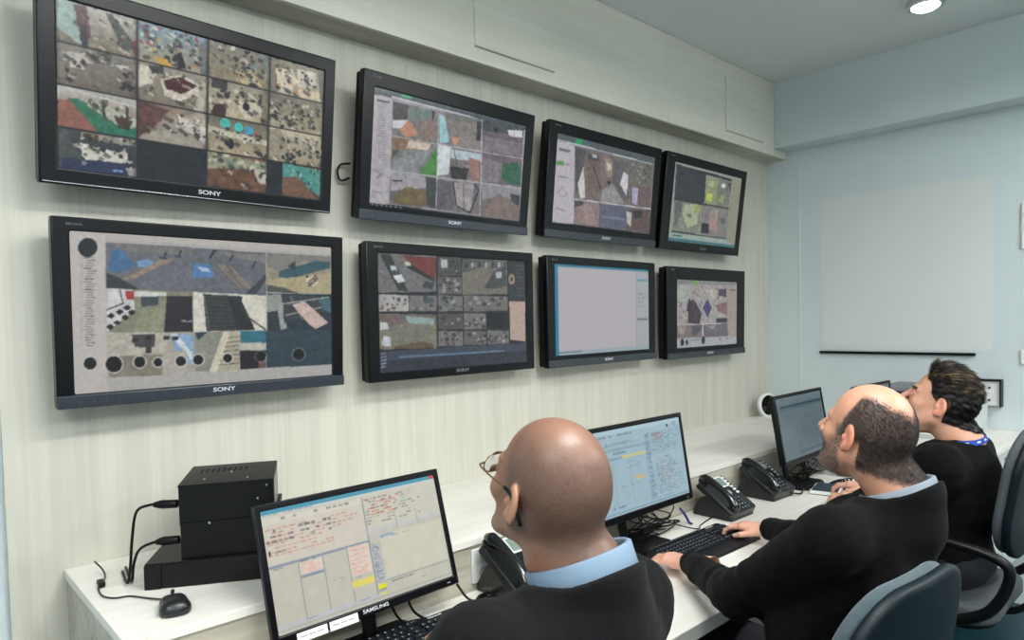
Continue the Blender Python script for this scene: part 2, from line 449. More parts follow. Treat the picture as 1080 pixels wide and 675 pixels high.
sbox((3.455, -1.37, .30), (EX - .002, -.62, SZ - .0225), 'carcass', M['offwhite'])
for x0, x1 in ((3.46, 3.77), (3.785, 4.09), (4.10, EX - .006)):
    d = sbox((x0, -1.388, .31), (x1, -1.3705, SZ - .03), 'door', M['offwhite'], .002)
    sbox((x0 + .03, -1.399, SZ - .065), (x0 + .10, -1.3885, SZ - .055), 'handle', M['silver'], .001, d)
# ------------------------------------------------------------------ pictures shown on the screens, painted as point colours of a fine grid
def homog(q):
    """maps zoom pixel coordinates to uv given the four screen corners TL TR BR BL"""
    A = []; b = []
    for (x, y), (u_, v_) in zip(q, ((0, 0), (1, 0), (1, 1), (0, 1))):
        A += [[x, y, 1, 0, 0, 0, -u_ * x, -u_ * y], [0, 0, 0, x, y, 1, -v_ * x, -v_ * y]]; b += [u_, v_]
    return np.append(np.linalg.solve(np.array(A, float), np.array(b, float)), 1).reshape(3, 3)
class Cv:
    def __init__(s, w, h, bg, q=None):
        s.w, s.h = w, h; s.a = np.tile(np.array(bg, float), (h, w, 1)); s.H = homog(q) if q else None
        s.Y, s.X = np.mgrid[0:h, 0:w]; s.X = (s.X + .5) / w; s.Y = (s.Y + .5) / h; s.cell = (0, 0, 1, 1)
        s.rg = np.random.default_rng(w + h); s.warp = np.zeros((h, w), bool)
    def uv(s, p):
        if s.H is not None and s.cell is None:
            r = s.H @ np.array([p[0], p[1], 1.0]); return r[:2] / r[2]
        x0, y0, x1, y1 = s.cell; return np.array([x0 + (x1 - x0) * p[0], y0 + (y1 - y0) * p[1]])
    def inside(s):
        if s.cell is None: return np.ones_like(s.X, bool)
        x0, y0, x1, y1 = s.cell; return (s.X >= x0) & (s.X < x1) & (s.Y >= y0) & (s.Y < y1)
    def put(s, m, c, al=1.0):
        m = (m & s.inside()).astype(float)[..., None] * al; s.a = s.a * (1 - m) + np.array(c, float) * m
    def poly(s, pts, c, al=1.0):
        P = [s.uv(p) for p in pts]; m = np.zeros(s.X.shape, bool); n = len(P)
        for i in range(n):
            (x0, y0), (x1, y1) = P[i], P[(i + 1) % n]
            if abs(y1 - y0) < 1e-9: continue
            m ^= ((y0 > s.Y) != (y1 > s.Y)) & (s.X < (x1 - x0) * (s.Y - y0) / (y1 - y0) + x0)
        s.put(m, c, al); return s
    def rect(s, x0, y0, x1, y1, c, al=1.0): return s.poly([(x0, y0), (x1, y0), (x1, y1), (x0, y1)], c, al)
    def ell(s, cx, cy, rx, ry, c, al=1.0):
        return s.poly([(cx + rx * math.cos(t * PI / 10), cy + ry * math.sin(t * PI / 10)) for t in range(20)], c, al)
    def line(s, pts, wd, c, al=1.0):
        P = [s.uv(p) for p in pts]; asp = s.h / s.w
        for (x0, y0), (x1, y1) in zip(P, P[1:]):
            y0 *= asp; y1 *= asp; dx, dy = x1 - x0, y1 - y0
            t = np.clip(((s.X - x0) * dx + (s.Y * asp - y0) * dy) / (dx * dx + dy * dy + 1e-12), 0, 1)
            s.put(np.hypot(s.X - x0 - t * dx, s.Y * asp - y0 - t * dy) < wd / s.w / 2 + .0002, c, al)
        return s
    def grad(s, c0, c1, ang=90):
        a = math.radians(ang); x0, y0, x1, y1 = s.cell
        t = np.clip((s.X - x0) / (x1 - x0) * math.cos(a) + (s.Y - y0) / (y1 - y0) * math.sin(a), 0, 1)[..., None]
        m = s.inside()[..., None]; s.a = np.where(m, np.array(c0, float) * (1 - t) + np.array(c1, float) * t, s.a)
    def noise(s, amp, sc=6, box=None):
        h2, w2 = max(2, s.h // sc), max(2, s.w // sc); g = s.rg.normal(size=(h2 + 1, w2 + 1))
        yy = np.linspace(0, h2 - .001, s.h); xx = np.linspace(0, w2 - .001, s.w); yi = yy.astype(int); xi = xx.astype(int)
        fy = (yy - yi)[:, None]; fx = (xx - xi)[None]
        N_ = (g[yi][:, xi] * (1 - fy) * (1 - fx) + g[yi + 1][:, xi] * fy * (1 - fx) + g[yi][:, xi + 1] * (1 - fy) * fx + g[yi + 1][:, xi + 1] * fy * fx)
        s.a += (N_ * amp * s.inside())[..., None]
    def organic(s, amt=.22, tex=.3, lines=None):
        g = np.random.default_rng(s.w + 3); a = s.a
        def sn(k, amp):      # smooth random field
            h2, w2 = s.h // k + 2, s.w // k + 2; f = g.normal(size=(h2, w2)); yy = np.arange(s.h) / k; xx = np.arange(s.w) / k
            yi = yy.astype(int); xi = xx.astype(int); fy = (yy - yi)[:, None]; fx = (xx - xi)[None]
            return amp * (f[yi][:, xi] * (1 - fy) * (1 - fx) + f[yi + 1][:, xi] * fy * (1 - fx) + f[yi][:, xi + 1] * (1 - fy) * fx + f[yi + 1][:, xi + 1] * fy * fx)
        dy = sn(5, 1.4 * amt); dx = sn(5, 1.4 * amt)
        iy = np.clip(np.arange(s.h)[:, None] + dy, 0, s.h - 1).round().astype(int); ix = np.clip(np.arange(s.w)[None] + dx, 0, s.w - 1).round().astype(int)
        wv = s.warp[..., None]; a = np.where(wv, a[iy, ix], a)
        t = 1 + (sn(2, .12) + sn(4, .12) + sn(9, .06)) * tex; s.a = np.where(wv, a * t[..., None], a); s.warp[:] = False
    def feedzone(s, *pts):
        P = [s.uv(p) for p in pts]; xs = [p[0] for p in P]; ys = [p[1] for p in P]
        s.warp |= (s.X > min(xs)) & (s.X < max(xs)) & (s.Y > min(ys)) & (s.Y < max(ys))
    def blobs(s, n, box, r, cols, al=.85):
        for _ in range(n):
            x = s.rg.uniform(box[0], box[2]); y = s.rg.uniform(box[1], box[3]); k = s.rg.uniform(.5, 1.3); c = cols[s.rg.integers(len(cols))]
            m = 4 + s.rg.integers(3); a0 = s.rg.uniform(0, 6)
            s.poly([(x + r * k * s.rg.uniform(.5, 1.2) * math.cos(a0 + i * 6.283 / m), y + 1.5 * r * k * s.rg.uniform(.5, 1.2) * math.sin(a0 + i * 6.283 / m)) for i in range(m)], c, al)
    def words(s, x0, y0, x1, y1, rows, c, fill=.7, al=.7, hh=.45):
        """rows of small unreadable text"""
        dy = (y1 - y0) / rows
        for i in range(rows):
            x = x0; e = x0 + (x1 - x0) * s.rg.uniform(.55, 1)
            while x < e:
                L_ = s.rg.uniform(.012, .03) if x1 - x0 > .12 else s.rg.uniform(.1, .3) * (x1 - x0)
                if s.rg.uniform() < fill: s.rect(x, y0 + dy * i, min(x + L_, e), y0 + dy * (i + hh), c, al * s.rg.uniform(.6, 1))
                x += L_ + .018 * (x1 - x0)
    def mesh(s, name, x0, z0, x1, z1, y, gain=1.0, tint=(1, 1, 1), sat=1.0):
        a = s.a.copy()
        p = np.pad(a, ((1, 1), (1, 1), (0, 0)), 'edge'); a = .36 * a + .16 * (p[:-2, 1:-1] + p[2:, 1:-1] + p[1:-1, :-2] + p[1:-1, 2:])
        gr = a.mean(2, keepdims=True); a = gr + (a - gr) * sat
        a = np.clip(a, 0, 255); C = lin(a) * gain * np.array(tint); C = C[::-1]
        h, w = s.h, s.w
        xs = np.linspace(x0, x1, w); zs = np.linspace(z0, z1, h)
        V = np.stack([np.tile(xs, h), np.full(w * h, y), np.repeat(zs, w)], 1)
        i = (np.arange(h - 1)[:, None] * w + np.arange(w - 1)[None]).ravel()
        me = np_mesh(name, V, np.stack([i, i + 1, i + w + 1, i + w], 1)); set_col(me, C.reshape(-1, 3)); return me

PALE = (196, 188, 168); MID = (150, 142, 124); DK = (48, 46, 44)
def pic_t1():
    c = Cv(352, 200, (24, 30, 38), None)
    def cell(i, j, x0=0, x1=1): 
        c.cell = ((i + x0) / 4 + .002, j / 4 + .004, (i + x1) / 4 - .002, (j + 1) / 4 - .004)
    B = [(40, 44, 52), (70, 66, 62), (206, 200, 184), (30, 30, 34)]
    cell(0, 0); c.grad((176, 176, 166), (120, 108, 92)); c.noise(8); c.poly([(0, 0), (.2, 0), (.36, .8), (.28, .98), (0, .7)], (150, 176, 170)); c.poly([(.2, .05), (.36, 0), (.42, .8), (.3, .9)], (92, 58, 64)); c.poly([(.29, .5), (.36, .45), (.38, 1), (.3, 1)], (30, 34, 40))
    c.poly([(.6, .05), (.68, .03), (1, .7), (.9, .85), (.8, .8)], (78, 84, 78)); c.blobs(14, (.66, .1, .9, .8), .03, B); c.poly([(.94, .6), (1, .5), (1, 1), (.96, .9)], (110, 40, 48))
    cell(1, 0); c.grad((120, 150, 160), (160, 150, 124)); c.blobs(46, (.02, 0, .85, .6), .045, [(90, 130, 160), (60, 74, 86), (200, 206, 200), (40, 44, 52), (150, 60, 60)]); c.blobs(40, (.1, .3, .9, 1), .045, B + [(196, 160, 60)]); c.poly([(.25, .85), (.4, .8), (.48, 1), (.3, 1)], (206, 160, 66)); c.poly([(.55, .6), (.62, .55), (.68, .95), (.56, 1)], (24, 26, 34)); c.poly([(.86, .2), (1, .1), (1, 1), (.9, 1)], (110, 116, 112))
    cell(2, 0); c.grad((130, 128, 112), (150, 136, 108)); c.blobs(50, (.05, 0, .8, .75), .045, B + [(120, 140, 140), (100, 92, 60)]); c.poly([(0, .3), (.25, .6), (.5, 1), (0, 1)], (142, 132, 108), .8); c.poly([(.42, .7), (.7, .6), (.9, .95), (.55, 1)], (196, 176, 130)); c.blobs(14, (.45, .65, .85, 1), .035, B + [(190, 130, 40), (60, 110, 150)]); c.poly([(.8, 0), (1, 0), (1, 1), (.95, .5)], (112, 130, 124), .8)
    cell(3, 0); c.grad((128, 124, 104), (186, 170, 138)); c.poly([(0, .2), (.2, .1), (.45, .7), (.1, 1), (0, 1)], (120, 116, 100)); c.poly([(.1, .3), (.4, .2), (.5, .55), (.3, 1), (.15, .9)], (206, 196, 168)); c.blobs(18, (.1, .2, .5, .9), .04, B + [(190, 120, 60)]); c.poly([(.5, .15), (.85, .12), (.85, .6), (.5, .7)], (196, 190, 170)); c.blobs(14, (.5, .15, .85, .6), .04, B); c.poly([(.5, .75), (.95, .7), (.95, .95), (.55, 1)], (206, 186, 158)); c.poly([(.88, 0), (1, 0), (1, 1), (.93, .9)], (96, 92, 76))
    cell(0, 1); c.grad((132, 128, 118), (112, 104, 92)); c.poly([(.05, .2), (.4, .12), (.45, .35), (.08, .4)], (180, 176, 164)); c.rect(.15, .3, .33, .55, (196, 190, 178)); c.blobs(8, (.15, .32, .33, .52), .03, B); c.blobs(26, (.35, 0, .7, .3), .05, [(50, 52, 52), (90, 88, 82), (160, 158, 150)]); c.poly([(.68, .25), (.9, .2), (.88, .38)], (204, 202, 192)); c.blobs(30, (.82, .3, 1, .95), .045, [(40, 38, 40), (80, 70, 64), (120, 108, 96)]); c.blobs(6, (.02, .6, .15, .9), .04, B)
    cell(1, 1); c.grad((150, 146, 130), (128, 118, 100)); c.poly([(0, .1), (.3, .05), (.2, .5), (0, .7)], (206, 200, 182)); c.poly([(.15, .05), (.35, 0), (.35, .2), (.2, .25)], (60, 62, 58)); c.poly([(.3, .35), (.6, .1), (.95, .3), (.9, .55), (.55, .85), (.38, .75)], (206, 200, 184)); c.poly([(.36, .36), (.6, .18), (.85, .32), (.62, .62), (.4, .58)], (74, 24, 28)); c.blobs(16, (.35, .15, .9, .35), .03, [(220, 214, 196), (80, 76, 70)]); c.blobs(12, (.4, .6, .8, .8), .03, [(220, 214, 196), (80, 76, 70)]); c.poly([(.95, 0), (1, 0), (1, 1), (.8, 1)], (186, 180, 160))
    cell(2, 1); c.grad((150, 144, 124), (186, 174, 144)); c.rect(.05, 0, .3, .25, (60, 58, 56)); c.blobs(16, (0, .3, .35, .7), .045, B); c.poly([(.1, .7), (.3, .65), (.28, 1), (.05, 1)], (60, 40, 40)); c.poly([(.45, .5), (.95, .4), (1, .7), (.6, .95)], (206, 198, 176)); c.blobs(24, (.45, .1, .9, .65), .05, B + [(110, 100, 80)]); c.ell(.62, .6, .06, .12, (24, 24, 28)); c.poly([(.9, 0), (1, 0), (1, 1), (.88, 1)], (130, 122, 98))
    cell(3, 1); c.grad((120, 116, 98), (168, 158, 130)); c.noise(8); c.blobs(20, (0, .3, .25, .95), .05, [(30, 32, 36), (60, 60, 60), (190, 184, 166)]); c.blobs(46, (.3, .15, .95, .9), .045, [(36, 34, 44), (60, 56, 56), (206, 200, 180), (96, 84, 60)])
    cell(0, 2); c.grad((186, 184, 176), (130, 96, 80)); c.poly([(0, .35), (.2, .3), (.55, 1), (0, 1)], (146, 92, 78)); c.poly([(.13, .28), (.25, .25), (1, .75), (1, 1), (.5, 1)], (38, 118, 88)); c.poly([(.35, .2), (.42, .2), (1, .5), (1, .7), (.8, .8), (.36, .38)], (176, 180, 160)); c.blobs(26, (.36, .2, .95, .7), .04, [(86, 92, 70), (206, 206, 196), (60, 62, 50), (120, 96, 70)]); c.poly([(.7, .5), (.95, .55), (.9, .8), (.75, .8)], (70, 52, 44)); c.line([(.56, .1), (.58, .6)], 2, (50, 60, 52)); c.line([(.87, .2), (.88, .8)], 3, (60, 46, 42)); c.line([(0, .3), (.02, 0), (.4, .1), (1, .2)], 2, (200, 204, 198))
    cell(1, 2); c.grad((120, 90, 78), (176, 168, 150), 30); c.poly([(0, 0), (.45, .1), (.3, .45), (.05, 1), (0, 1)], (96, 62, 54)); c.noise(9); c.poly([(.05, .9), (.5, .4), (1, .8), (1, 1), (0, 1)], (160, 152, 136)); c.poly([(.55, .15), (1, .4), (1, .85), (.6, .4)], (196, 192, 178)); c.blobs(34, (.55, .15, 1, .7), .035, [(40, 40, 42), (90, 88, 80), (220, 216, 204)])
    cell(2, 2); c.grad((110, 104, 88), (178, 162, 132)); c.poly([(0, .3), (1, .45), (1, .6), (0, .5)], (196, 190, 168)); c.ell(.28, .16, .085, .15, (64, 200, 186)); c.ell(.5, .2, .075, .14, (64, 196, 190)); c.ell(.67, .24, .07, .13, (60, 160, 196)); c.ell(.8, .3, .03, .05, (220, 70, 60)); c.blobs(20, (.1, .35, .9, .6), .04, B); c.ell(.36, .72, .07, .16, (30, 32, 40)); c.blobs(8, (.8, .8, 1, 1), .05, B)
    cell(3, 2); c.grad((196, 186, 160), (150, 138, 112)); c.poly([(0, .1), (.2, 0), (.4, .7), (.5, 1), (0, .7)], (150, 142, 120)); c.blobs(44, (.35, .2, 1, .7), .045, [(40, 42, 44), (74, 74, 68), (150, 146, 130)]); c.blobs(10, (.25, .7, .5, 1), .05, [(30, 32, 40), (60, 58, 60)])
    cell(0, 3); c.grad((60, 66, 66), (30, 40, 66)); c.poly([(0, .1), (.1, 0), (.35, .9), (0, 1)], (74, 80, 78)); c.rect(.28, .02, 1, .2, (150, 146, 134)); c.rect(.3, .05, .5, .2, (86, 60, 50)); c.blobs(18, (.3, .04, 1, .18), .03, B); c.poly([(.26, .3), (.9, .45), (.95, .65), (.4, .75), (.3, .65)], (206, 204, 190)); c.blobs(26, (.3, .3, .95, .6), .035, B); c.poly([(.05, .75), (.6, .68), (1, .75), (1, 1), (.05, 1)], (34, 46, 84)); c.ell(.75, .9, .08, .03, (120, 160, 210)); c.poly([(.85, .8), (1, .75), (1, 1), (.9, 1)], (140, 144, 140))
    cell(2, 3); c.grad((120, 86, 62), (104, 66, 46)); c.noise(10); c.poly([(0, 0), (1, .1), (1, .45), (.5, .35), (0, .5)], (150, 150, 124)); c.blobs(46, (0, 0, 1, .45), .05, [(96, 120, 100), (60, 70, 62), (206, 200, 176), (120, 140, 120)]); c.poly([(.75, .3), (1, .3), (1, .75), (.85, .7)], (180, 174, 156)); c.blobs(10, (.75, .35, 1, .7), .04, B)
    cell(3, 3, .26, 1); c.grad((110, 84, 62), (96, 64, 48)); c.poly([(0, 0), (1, .05), (1, .9), (.7, .7), (.4, .35), (0, .45)], (74, 150, 140)); c.blobs(40, (.1, 0, 1, .8), .05, [(60, 170, 160), (140, 196, 186), (50, 80, 78), (110, 130, 110)]); c.poly([(0, .45), (.4, .35), (.75, .75), (.9, 1), (0, 1)], (118, 86, 66), .9)
    for i in range(4):
        for j in range(4):
            if (i, j) in ((1, 3), (3, 3), (0, 2)): continue
            cell(i, j); g = c.rg
            for _ in range(9):      # desks, partitions and chairs seen small from above
                x, y = g.uniform(.08, .9), g.uniform(.12, .9); a = g.uniform(.5, 1.1); L_ = g.uniform(.06, .16); k = [(206, 200, 182), (58, 56, 54), (96, 90, 78), (36, 38, 44)][g.integers(4)]
                dx, dy = L_ * math.cos(a), L_ * math.sin(a); c.poly([(x, y), (x + dx, y + dy), (x + dx - .03, y + dy + .08), (x - .03, y + .08)], k, .65); c.line([(x, y), (x + dx, y + dy)], 1, (28, 28, 32), .7)
            c.poly([(0, 0), (.03, 0), (.01, .5), (.04, 1), (0, 1)], (70, 68, 62), .5); c.poly([(1, 0), (.96, 0), (.985, .5), (.95, 1), (1, 1)], (70, 68, 62), .5)
    c.cell = (0, 0, 1, 1); c.noise(5, 3); c.warp[:] = True
    for k in (1, 2, 3): c.warp[int(k * 50) - 2:int(k * 50) + 3] = False; c.warp[:, k * 88 - 2:k * 88 + 3] = False
    c.organic(.4, .4)
    return c
def pic_b1():
    q = [(100, 78), (928, 143), (932, 545), (118, 598)]
    c = Cv(352, 200, (176, 174, 170), q); c.cell = None
    P = c.poly
    P([(100, 78), (928, 143), (928, 165), (104, 96)], (188, 182, 176)); P([(100, 85), (215, 95), (222, 590), (118, 598)], (192, 186, 182))
    c.cell = None
    # feeds, row 1
    P([(216, 117), (490, 138), (492, 278), (218, 262)], (104, 108, 116)); P([(225, 120), (490, 140), (490, 160), (300, 150)], (120, 118, 114))
    c.blobs(1, (0, 0, 1, 1), 1, [(0, 0, 0)], 0)
    P([(235, 150), (262, 135), (312, 190), (275, 212), (222, 208)], (64, 108, 150)); P([(315, 178), (350, 172), (372, 185), (348, 200), (318, 196)], (110, 150, 190)); P([(220, 215), (250, 225), (330, 270), (220, 262)], (52, 56, 62))
    for k in range(9): c.line([(270 + k * 4, 236), (400 + k * 5, 172)], 1, (190, 160, 120) if k % 2 else (110, 104, 104), .8)
    for x, y in ((400, 170), (447, 165), (508, 190)): c.line([(x, y), (x + 8, y - 18)], 1.5, (30, 32, 38)); c.line([(x - 12, y - 2), (x + 10, y + 4)], 1.2, (40, 42, 48))
    P([(490, 138), (722, 158), (724, 292), (492, 278)], (100, 104, 112)); P([(494, 190), (545, 190), (560, 230), (494, 235)], (76, 128, 186)); P([(505, 198), (540, 204), (548, 216), (520, 212)], (190, 206, 220))
    for k in range(8): c.line([(565 + k * 6, 190 + k), (640 + k * 5, 268)], 1, (186, 158, 120) if k % 2 else (90, 88, 90), .85)
    P([(540, 148), (720, 165), (722, 190), (640, 175)], (126, 124, 120)); c.line([(548, 170), (560, 148), (566, 150)], 2.2, (24, 26, 34)); c.line([(610, 180), (618, 165)], 1.6, (30, 34, 42)); c.line([(680, 205), (690, 185)], 1.6, (40, 44, 52)); P([(655, 290), (722, 225), (724, 240), (690, 292)], (60, 64, 72))
    P([(724, 158), (926, 172), (928, 290), (726, 280)], (150, 140, 118)); P([(724, 158), (926, 172), (926, 200), (850, 186), (760, 215), (726, 200)], (128, 126, 120)); P([(765, 215), (880, 185), (925, 190), (925, 208), (800, 240), (765, 235)], (52, 88, 98)); P([(790, 200), (815, 185), (815, 215)], (40, 62, 66)); P([(728, 240), (820, 235), (926, 225), (928, 290), (726, 278)], (176, 164, 128))
    for k in range(14): x = 845 + 5 * (k % 7); y = 235 + 7 * (k % 5); P([(x, y), (x + 10, y - 5), (x + 12, y + 2)], [(40, 40, 40), (220, 216, 206), (90, 70, 60)][k % 3])
    P([(726, 258), (780, 268), (830, 288), (726, 280)], (80, 84, 76))
    # row 2
    P([(220, 262), (492, 278), (494, 404), (222, 402)], (132, 134, 112)); P([(220, 262), (300, 268), (310, 330), (222, 402)], (206, 206, 204)); P([(280, 272), (306, 274), (306, 300), (282, 298)], (176, 54, 60)); P([(308, 272), (410, 278), (410, 290), (308, 290)], (206, 208, 202)); P([(330, 290), (384, 290), (384, 318), (330, 322)], (60, 72, 76))
    c.line([(222, 330), (272, 312), (262, 270)], 1.5, (70, 70, 76)); 
    for k, (x, y) in enumerate(((235, 350), (262, 338), (285, 325), (232, 385), (255, 372), (280, 356), (300, 340))): P([(x - 14, y), (x, y - 10), (x + 12, y), (x, y + 10)], (24, 26, 34)); 
    P([(410, 290), (492, 292), (494, 404), (402, 404)], (36, 30, 38)); P([(455, 366), (490, 368), (490, 373), (455, 371)], (150, 160, 160)); P([(300, 402), (335, 330), (408, 330), (400, 403)], (140, 146, 118))
    P([(494, 278), (724, 292), (726, 402), (496, 404)], (214, 212, 196)); P([(525, 285), (600, 290), (640, 402), (536, 402)], (54, 58, 58)); P([(600, 290), (640, 294), (690, 400), (636, 402)], (36, 40, 44)); c.line([(528, 285), (534, 330), (546, 402)], 2.5, (90, 92, 88)); c.line([(645, 330), (668, 360), (722, 400)], 2, (60, 62, 60))
    for k in range(8): c.line([(535 + k, 300 + k * 13), (622 + k * 2, 306 + k * 12)], 1, (30, 34, 36), .7)
    P([(600, 290), (650, 294), (640, 330)], (40, 44, 48))
    P([(728, 286), (930, 290), (930, 402), (728, 404)], (38, 54, 62)); P([(728, 290), (770, 288), (790, 396), (770, 402), (760, 340), (728, 345)], (150, 156, 152)); P([(775, 290), (925, 300), (915, 345), (780, 380)], (56, 62, 68)); c.line([(770, 320), (920, 300)], 1.6, (170, 172, 166)); c.line([(785, 355), (905, 330)], 1.6, (160, 160, 156)); c.line([(800, 295), (840, 370)], 1.3, (140, 140, 140)); P([(805, 322), (845, 312), (920, 380), (880, 400), (860, 385)], (206, 180, 172)); P([(885, 305), (925, 305), (928, 350), (905, 340)], (66, 104, 116))
    # row 3
    P([(222, 404), (494, 404), (496, 530), (226, 545)], (168, 162, 148)); P([(222, 404), (420, 406), (400, 470), (226, 480)], (186, 178, 164)); P([(300, 410), (375, 408), (372, 450), (310, 450)], (70, 68, 66)); P([(340, 420), (360, 418), (362, 470), (345, 470)], (60, 60, 60)); P([(420, 410), (494, 412), (496, 500), (455, 520)], (130, 164, 200)); P([(420, 410), (440, 408), (490, 470), (494, 500)], (206, 214, 220)); P([(232, 480), (400, 472), (395, 540), (228, 545)], (132, 126, 112)); P([(395, 475), (470, 460), (480, 530), (398, 540)], (176, 168, 158))
    for x, y in ((310, 428), (352, 420), (410, 422), (438, 424)): P([(x - 10, y - 6), (x + 10, y - 6), (x + 8, y + 5), (x - 9, y + 6)], (36, 38, 44))
    P([(496, 404), (640, 402), (640, 526), (498, 530)], (140, 142, 130)); P([(498, 404), (540, 404), (510, 430)], (40, 62, 74)); P([(590, 404), (612, 404), (572, 528), (545, 529)], (206, 200, 180)); P([(612, 404), (640, 403), (640, 526), (575, 528)], (176, 168, 146)); 
    for k in range(7): c.line([(605 - k * 5, 425 + k * 14), (640, 420 + k * 14)], 1.1, (100, 94, 80))
    P([(642, 402), (724, 402), (724, 440), (644, 440)], (40, 110, 128)); P([(646, 440), (720, 445), (715, 462), (650, 465)], (190, 186, 170)); P([(642, 465), (724, 465), (724, 520), (642, 525)], (28, 28, 36)); P([(700, 495), (724, 480), (724, 520), (700, 522)], (110, 80, 76))
    P([(724, 404), (932, 402), (932, 512), (726, 520)], (46, 66, 76))
    c.feedzone((216, 117), (930, 172), (930, 515), (226, 535)); c.organic()
    for x, y, r in ((160, 133, 31), (168, 500, 20), (243, 503, 26), (325, 497, 18), (383, 499, 14), (455, 496, 16), (510, 492, 16), (603, 488, 14), (708, 484, 16), (827, 479, 18)):
        c.ell(x, y, r + 5, r * 1.0 + 4, (206, 200, 192), .9 if x < 700 else .3); c.ell(x, y, r, r * .98, (18, 22, 28))
    for k in range(34): y = 165 + k * 8.4; c.line([(150 + (k * 7 % 9), y), (150 + (k * 7 % 9) + 30 - (k * 5 % 12), y + 1)], 1, (96, 94, 96), .8); c.line([(138, y), (144, y)], 1, (190, 120, 120) if k % 3 else (110, 110, 110), .6)
    c.cell = (0, 0, 1, 1); c.noise(4, 3); return c
def pic_t2():
    q = [(92, 100), (658, 268), (632, 622), (72, 552)]
    c = Cv(288, 164, (150, 146, 152), q); c.cell = None; P = c.poly
    P([(92, 100), (658, 268), (656, 284), (92, 118)], (70, 84, 92)); P([(92, 118), (160, 138), (160, 150), (92, 130)], (60, 70, 76)); P([(200, 125), (235, 135), (238, 155), (195, 146)], (40, 150, 96)); P([(160, 138), (655, 276), (655, 288), (160, 146)], (74, 78, 86)); c.line([(160, 142), (655, 286)], 1.2, (190, 200, 206))
    P([(90, 130), (162, 148), (152, 555), (72, 545)], (176, 170, 176)); P([(102, 150), (150, 160), (150, 168), (102, 158)], (70, 72, 84)); 
    for k in range(22): c.line([(108, 170 + k * 10), (140 - k * 3 % 14, 173 + k * 10)], 1, (110, 108, 118), .7)
    c.line([(104, 300), (126, 303)], 1.5, (120, 190, 210)); c.line([(85, 415), (125, 440), (100, 450), (130, 430)], 1, (120, 118, 124)); c.line([(85, 500), (130, 510)], 1, (130, 128, 134))
    # 3x3 feeds
    P([(165, 160), (340, 205), (335, 325), (162, 290)], (120, 116, 116)); P([(165, 160), (225, 178), (218, 236), (164, 230)], (60, 62, 58)); P([(165, 232), (220, 232), (215, 265), (164, 262)], (206, 208, 210)); P([(225, 230), (262, 290), (215, 300), (190, 270)], (190, 130, 104)); P([(225, 180), (320, 200), (300, 240), (230, 235)], (100, 120, 116)); P([(262, 230), (335, 245), (332, 320), (270, 300)], (136, 118, 110)); P([(312, 200), (326, 205), (315, 245)], (40, 44, 40)); 
    P([(340, 205), (498, 240), (495, 355), (336, 325)], (132, 124, 120)); P([(340, 215), (360, 222), (378, 320), (342, 325)], (150, 196, 206)); P([(362, 208), (495, 240), (494, 260), (362, 232)], (110, 112, 110)); P([(380, 300), (420, 305), (400, 335)], (196, 140, 110)); P([(480, 245), (496, 250), (492, 320), (478, 315)], (50, 50, 50))
    P([(500, 240), (650, 275), (642, 385), (500, 358)], (104, 94, 100)); P([(500, 240), (650, 275), (648, 300), (560, 290), (500, 280)], (70, 74, 78)); P([(590, 280), (645, 285), (645, 310), (600, 305)], (206, 206, 208)); P([(505, 300), (640, 330), (640, 380), (502, 356)], (126, 114, 122)); P([(540, 270), (556, 276), (548, 290)], (30, 30, 34))
    P([(160, 292), (335, 328), (330, 445), (155, 420)], (120, 122, 122)); P([(162, 295), (300, 318), (300, 345), (200, 345), (164, 340)], (140, 108, 86)); P([(225, 310), (310, 325), (300, 350), (215, 338)], (206, 190, 170)); P([(164, 345), (192, 345), (158, 385)], (90, 84, 60)); P([(330, 340), (330, 445), (265, 436)], (70, 140, 60)); P([(158, 385), (300, 345), (326, 335), (250, 435), (158, 420)], (136, 138, 140)); 
    P([(336, 330), (498, 362), (494, 475), (332, 450)], (120, 112, 112)); P([(336, 330), (385, 340), (375, 440), (332, 445)], (206, 212, 216)); P([(385, 345), (495, 368), (494, 400), (440, 390), (385, 380)], (176, 190, 200)); P([(380, 410), (450, 420), (440, 465), (385, 455)], (50, 44, 44)); P([(450, 380), (490, 390), (488, 470), (455, 465)], (150, 110, 100)); c.line([(395, 350), (405, 400)], 1.5, (80, 80, 84))
    P([(500, 360), (642, 388), (638, 492), (498, 474)], (106, 96, 104)); P([(575, 405), (625, 400), (640, 430), (638, 485), (585, 478), (568, 450)], (40, 96, 70)); P([(500, 380), (570, 400), (565, 470), (498, 470)], (124, 114, 122))
    P([(155, 428), (330, 452), (326, 570), (150, 548)], (110, 106, 112)); P([(155, 428), (300, 450), (296, 490), (155, 500)], (156, 152, 156)); P([(165, 520), (215, 485), (290, 500), (290, 560), (165, 545)], (112, 96, 60)); P([(290, 450), (330, 455), (326, 568), (292, 560)], (60, 64, 66)); c.line([(165, 462), (200, 462)], 2, (50, 54, 60))
    P([(332, 458), (494, 478), (488, 592), (328, 572)], (112, 106, 112)); P([(395, 470), (470, 478), (455, 582), (400, 565)], (156, 148, 150)); c.line([(392, 470), (404, 560), (455, 584), (486, 500), (470, 478)], 2.5, (40, 42, 44)); c.line([(430, 475), (432, 570)], 1.2, (80, 80, 84)); P([(332, 458), (392, 466), (396, 570), (330, 572)], (96, 90, 96))
    P([(496, 480), (636, 500), (632, 614), (490, 594)], (112, 100, 98)); P([(496, 480), (636, 500), (632, 545), (560, 520), (500, 540)], (140, 140, 144)); P([(600, 515), (635, 520), (632, 560), (606, 545)], (50, 52, 56)); P([(515, 560), (560, 515), (610, 545), (625, 612), (505, 596)], (124, 106, 100))
    c.feedzone((165, 160), (650, 285), (632, 600), (165, 545)); c.organic()
    P([(74, 543), (210, 560), (632, 616), (632, 624), (72, 554)], (24, 28, 32)); 
    for k in range(7): c.ell(85 + k * 18, 551 + k * 2.2, 4, 4, (150, 160, 170))
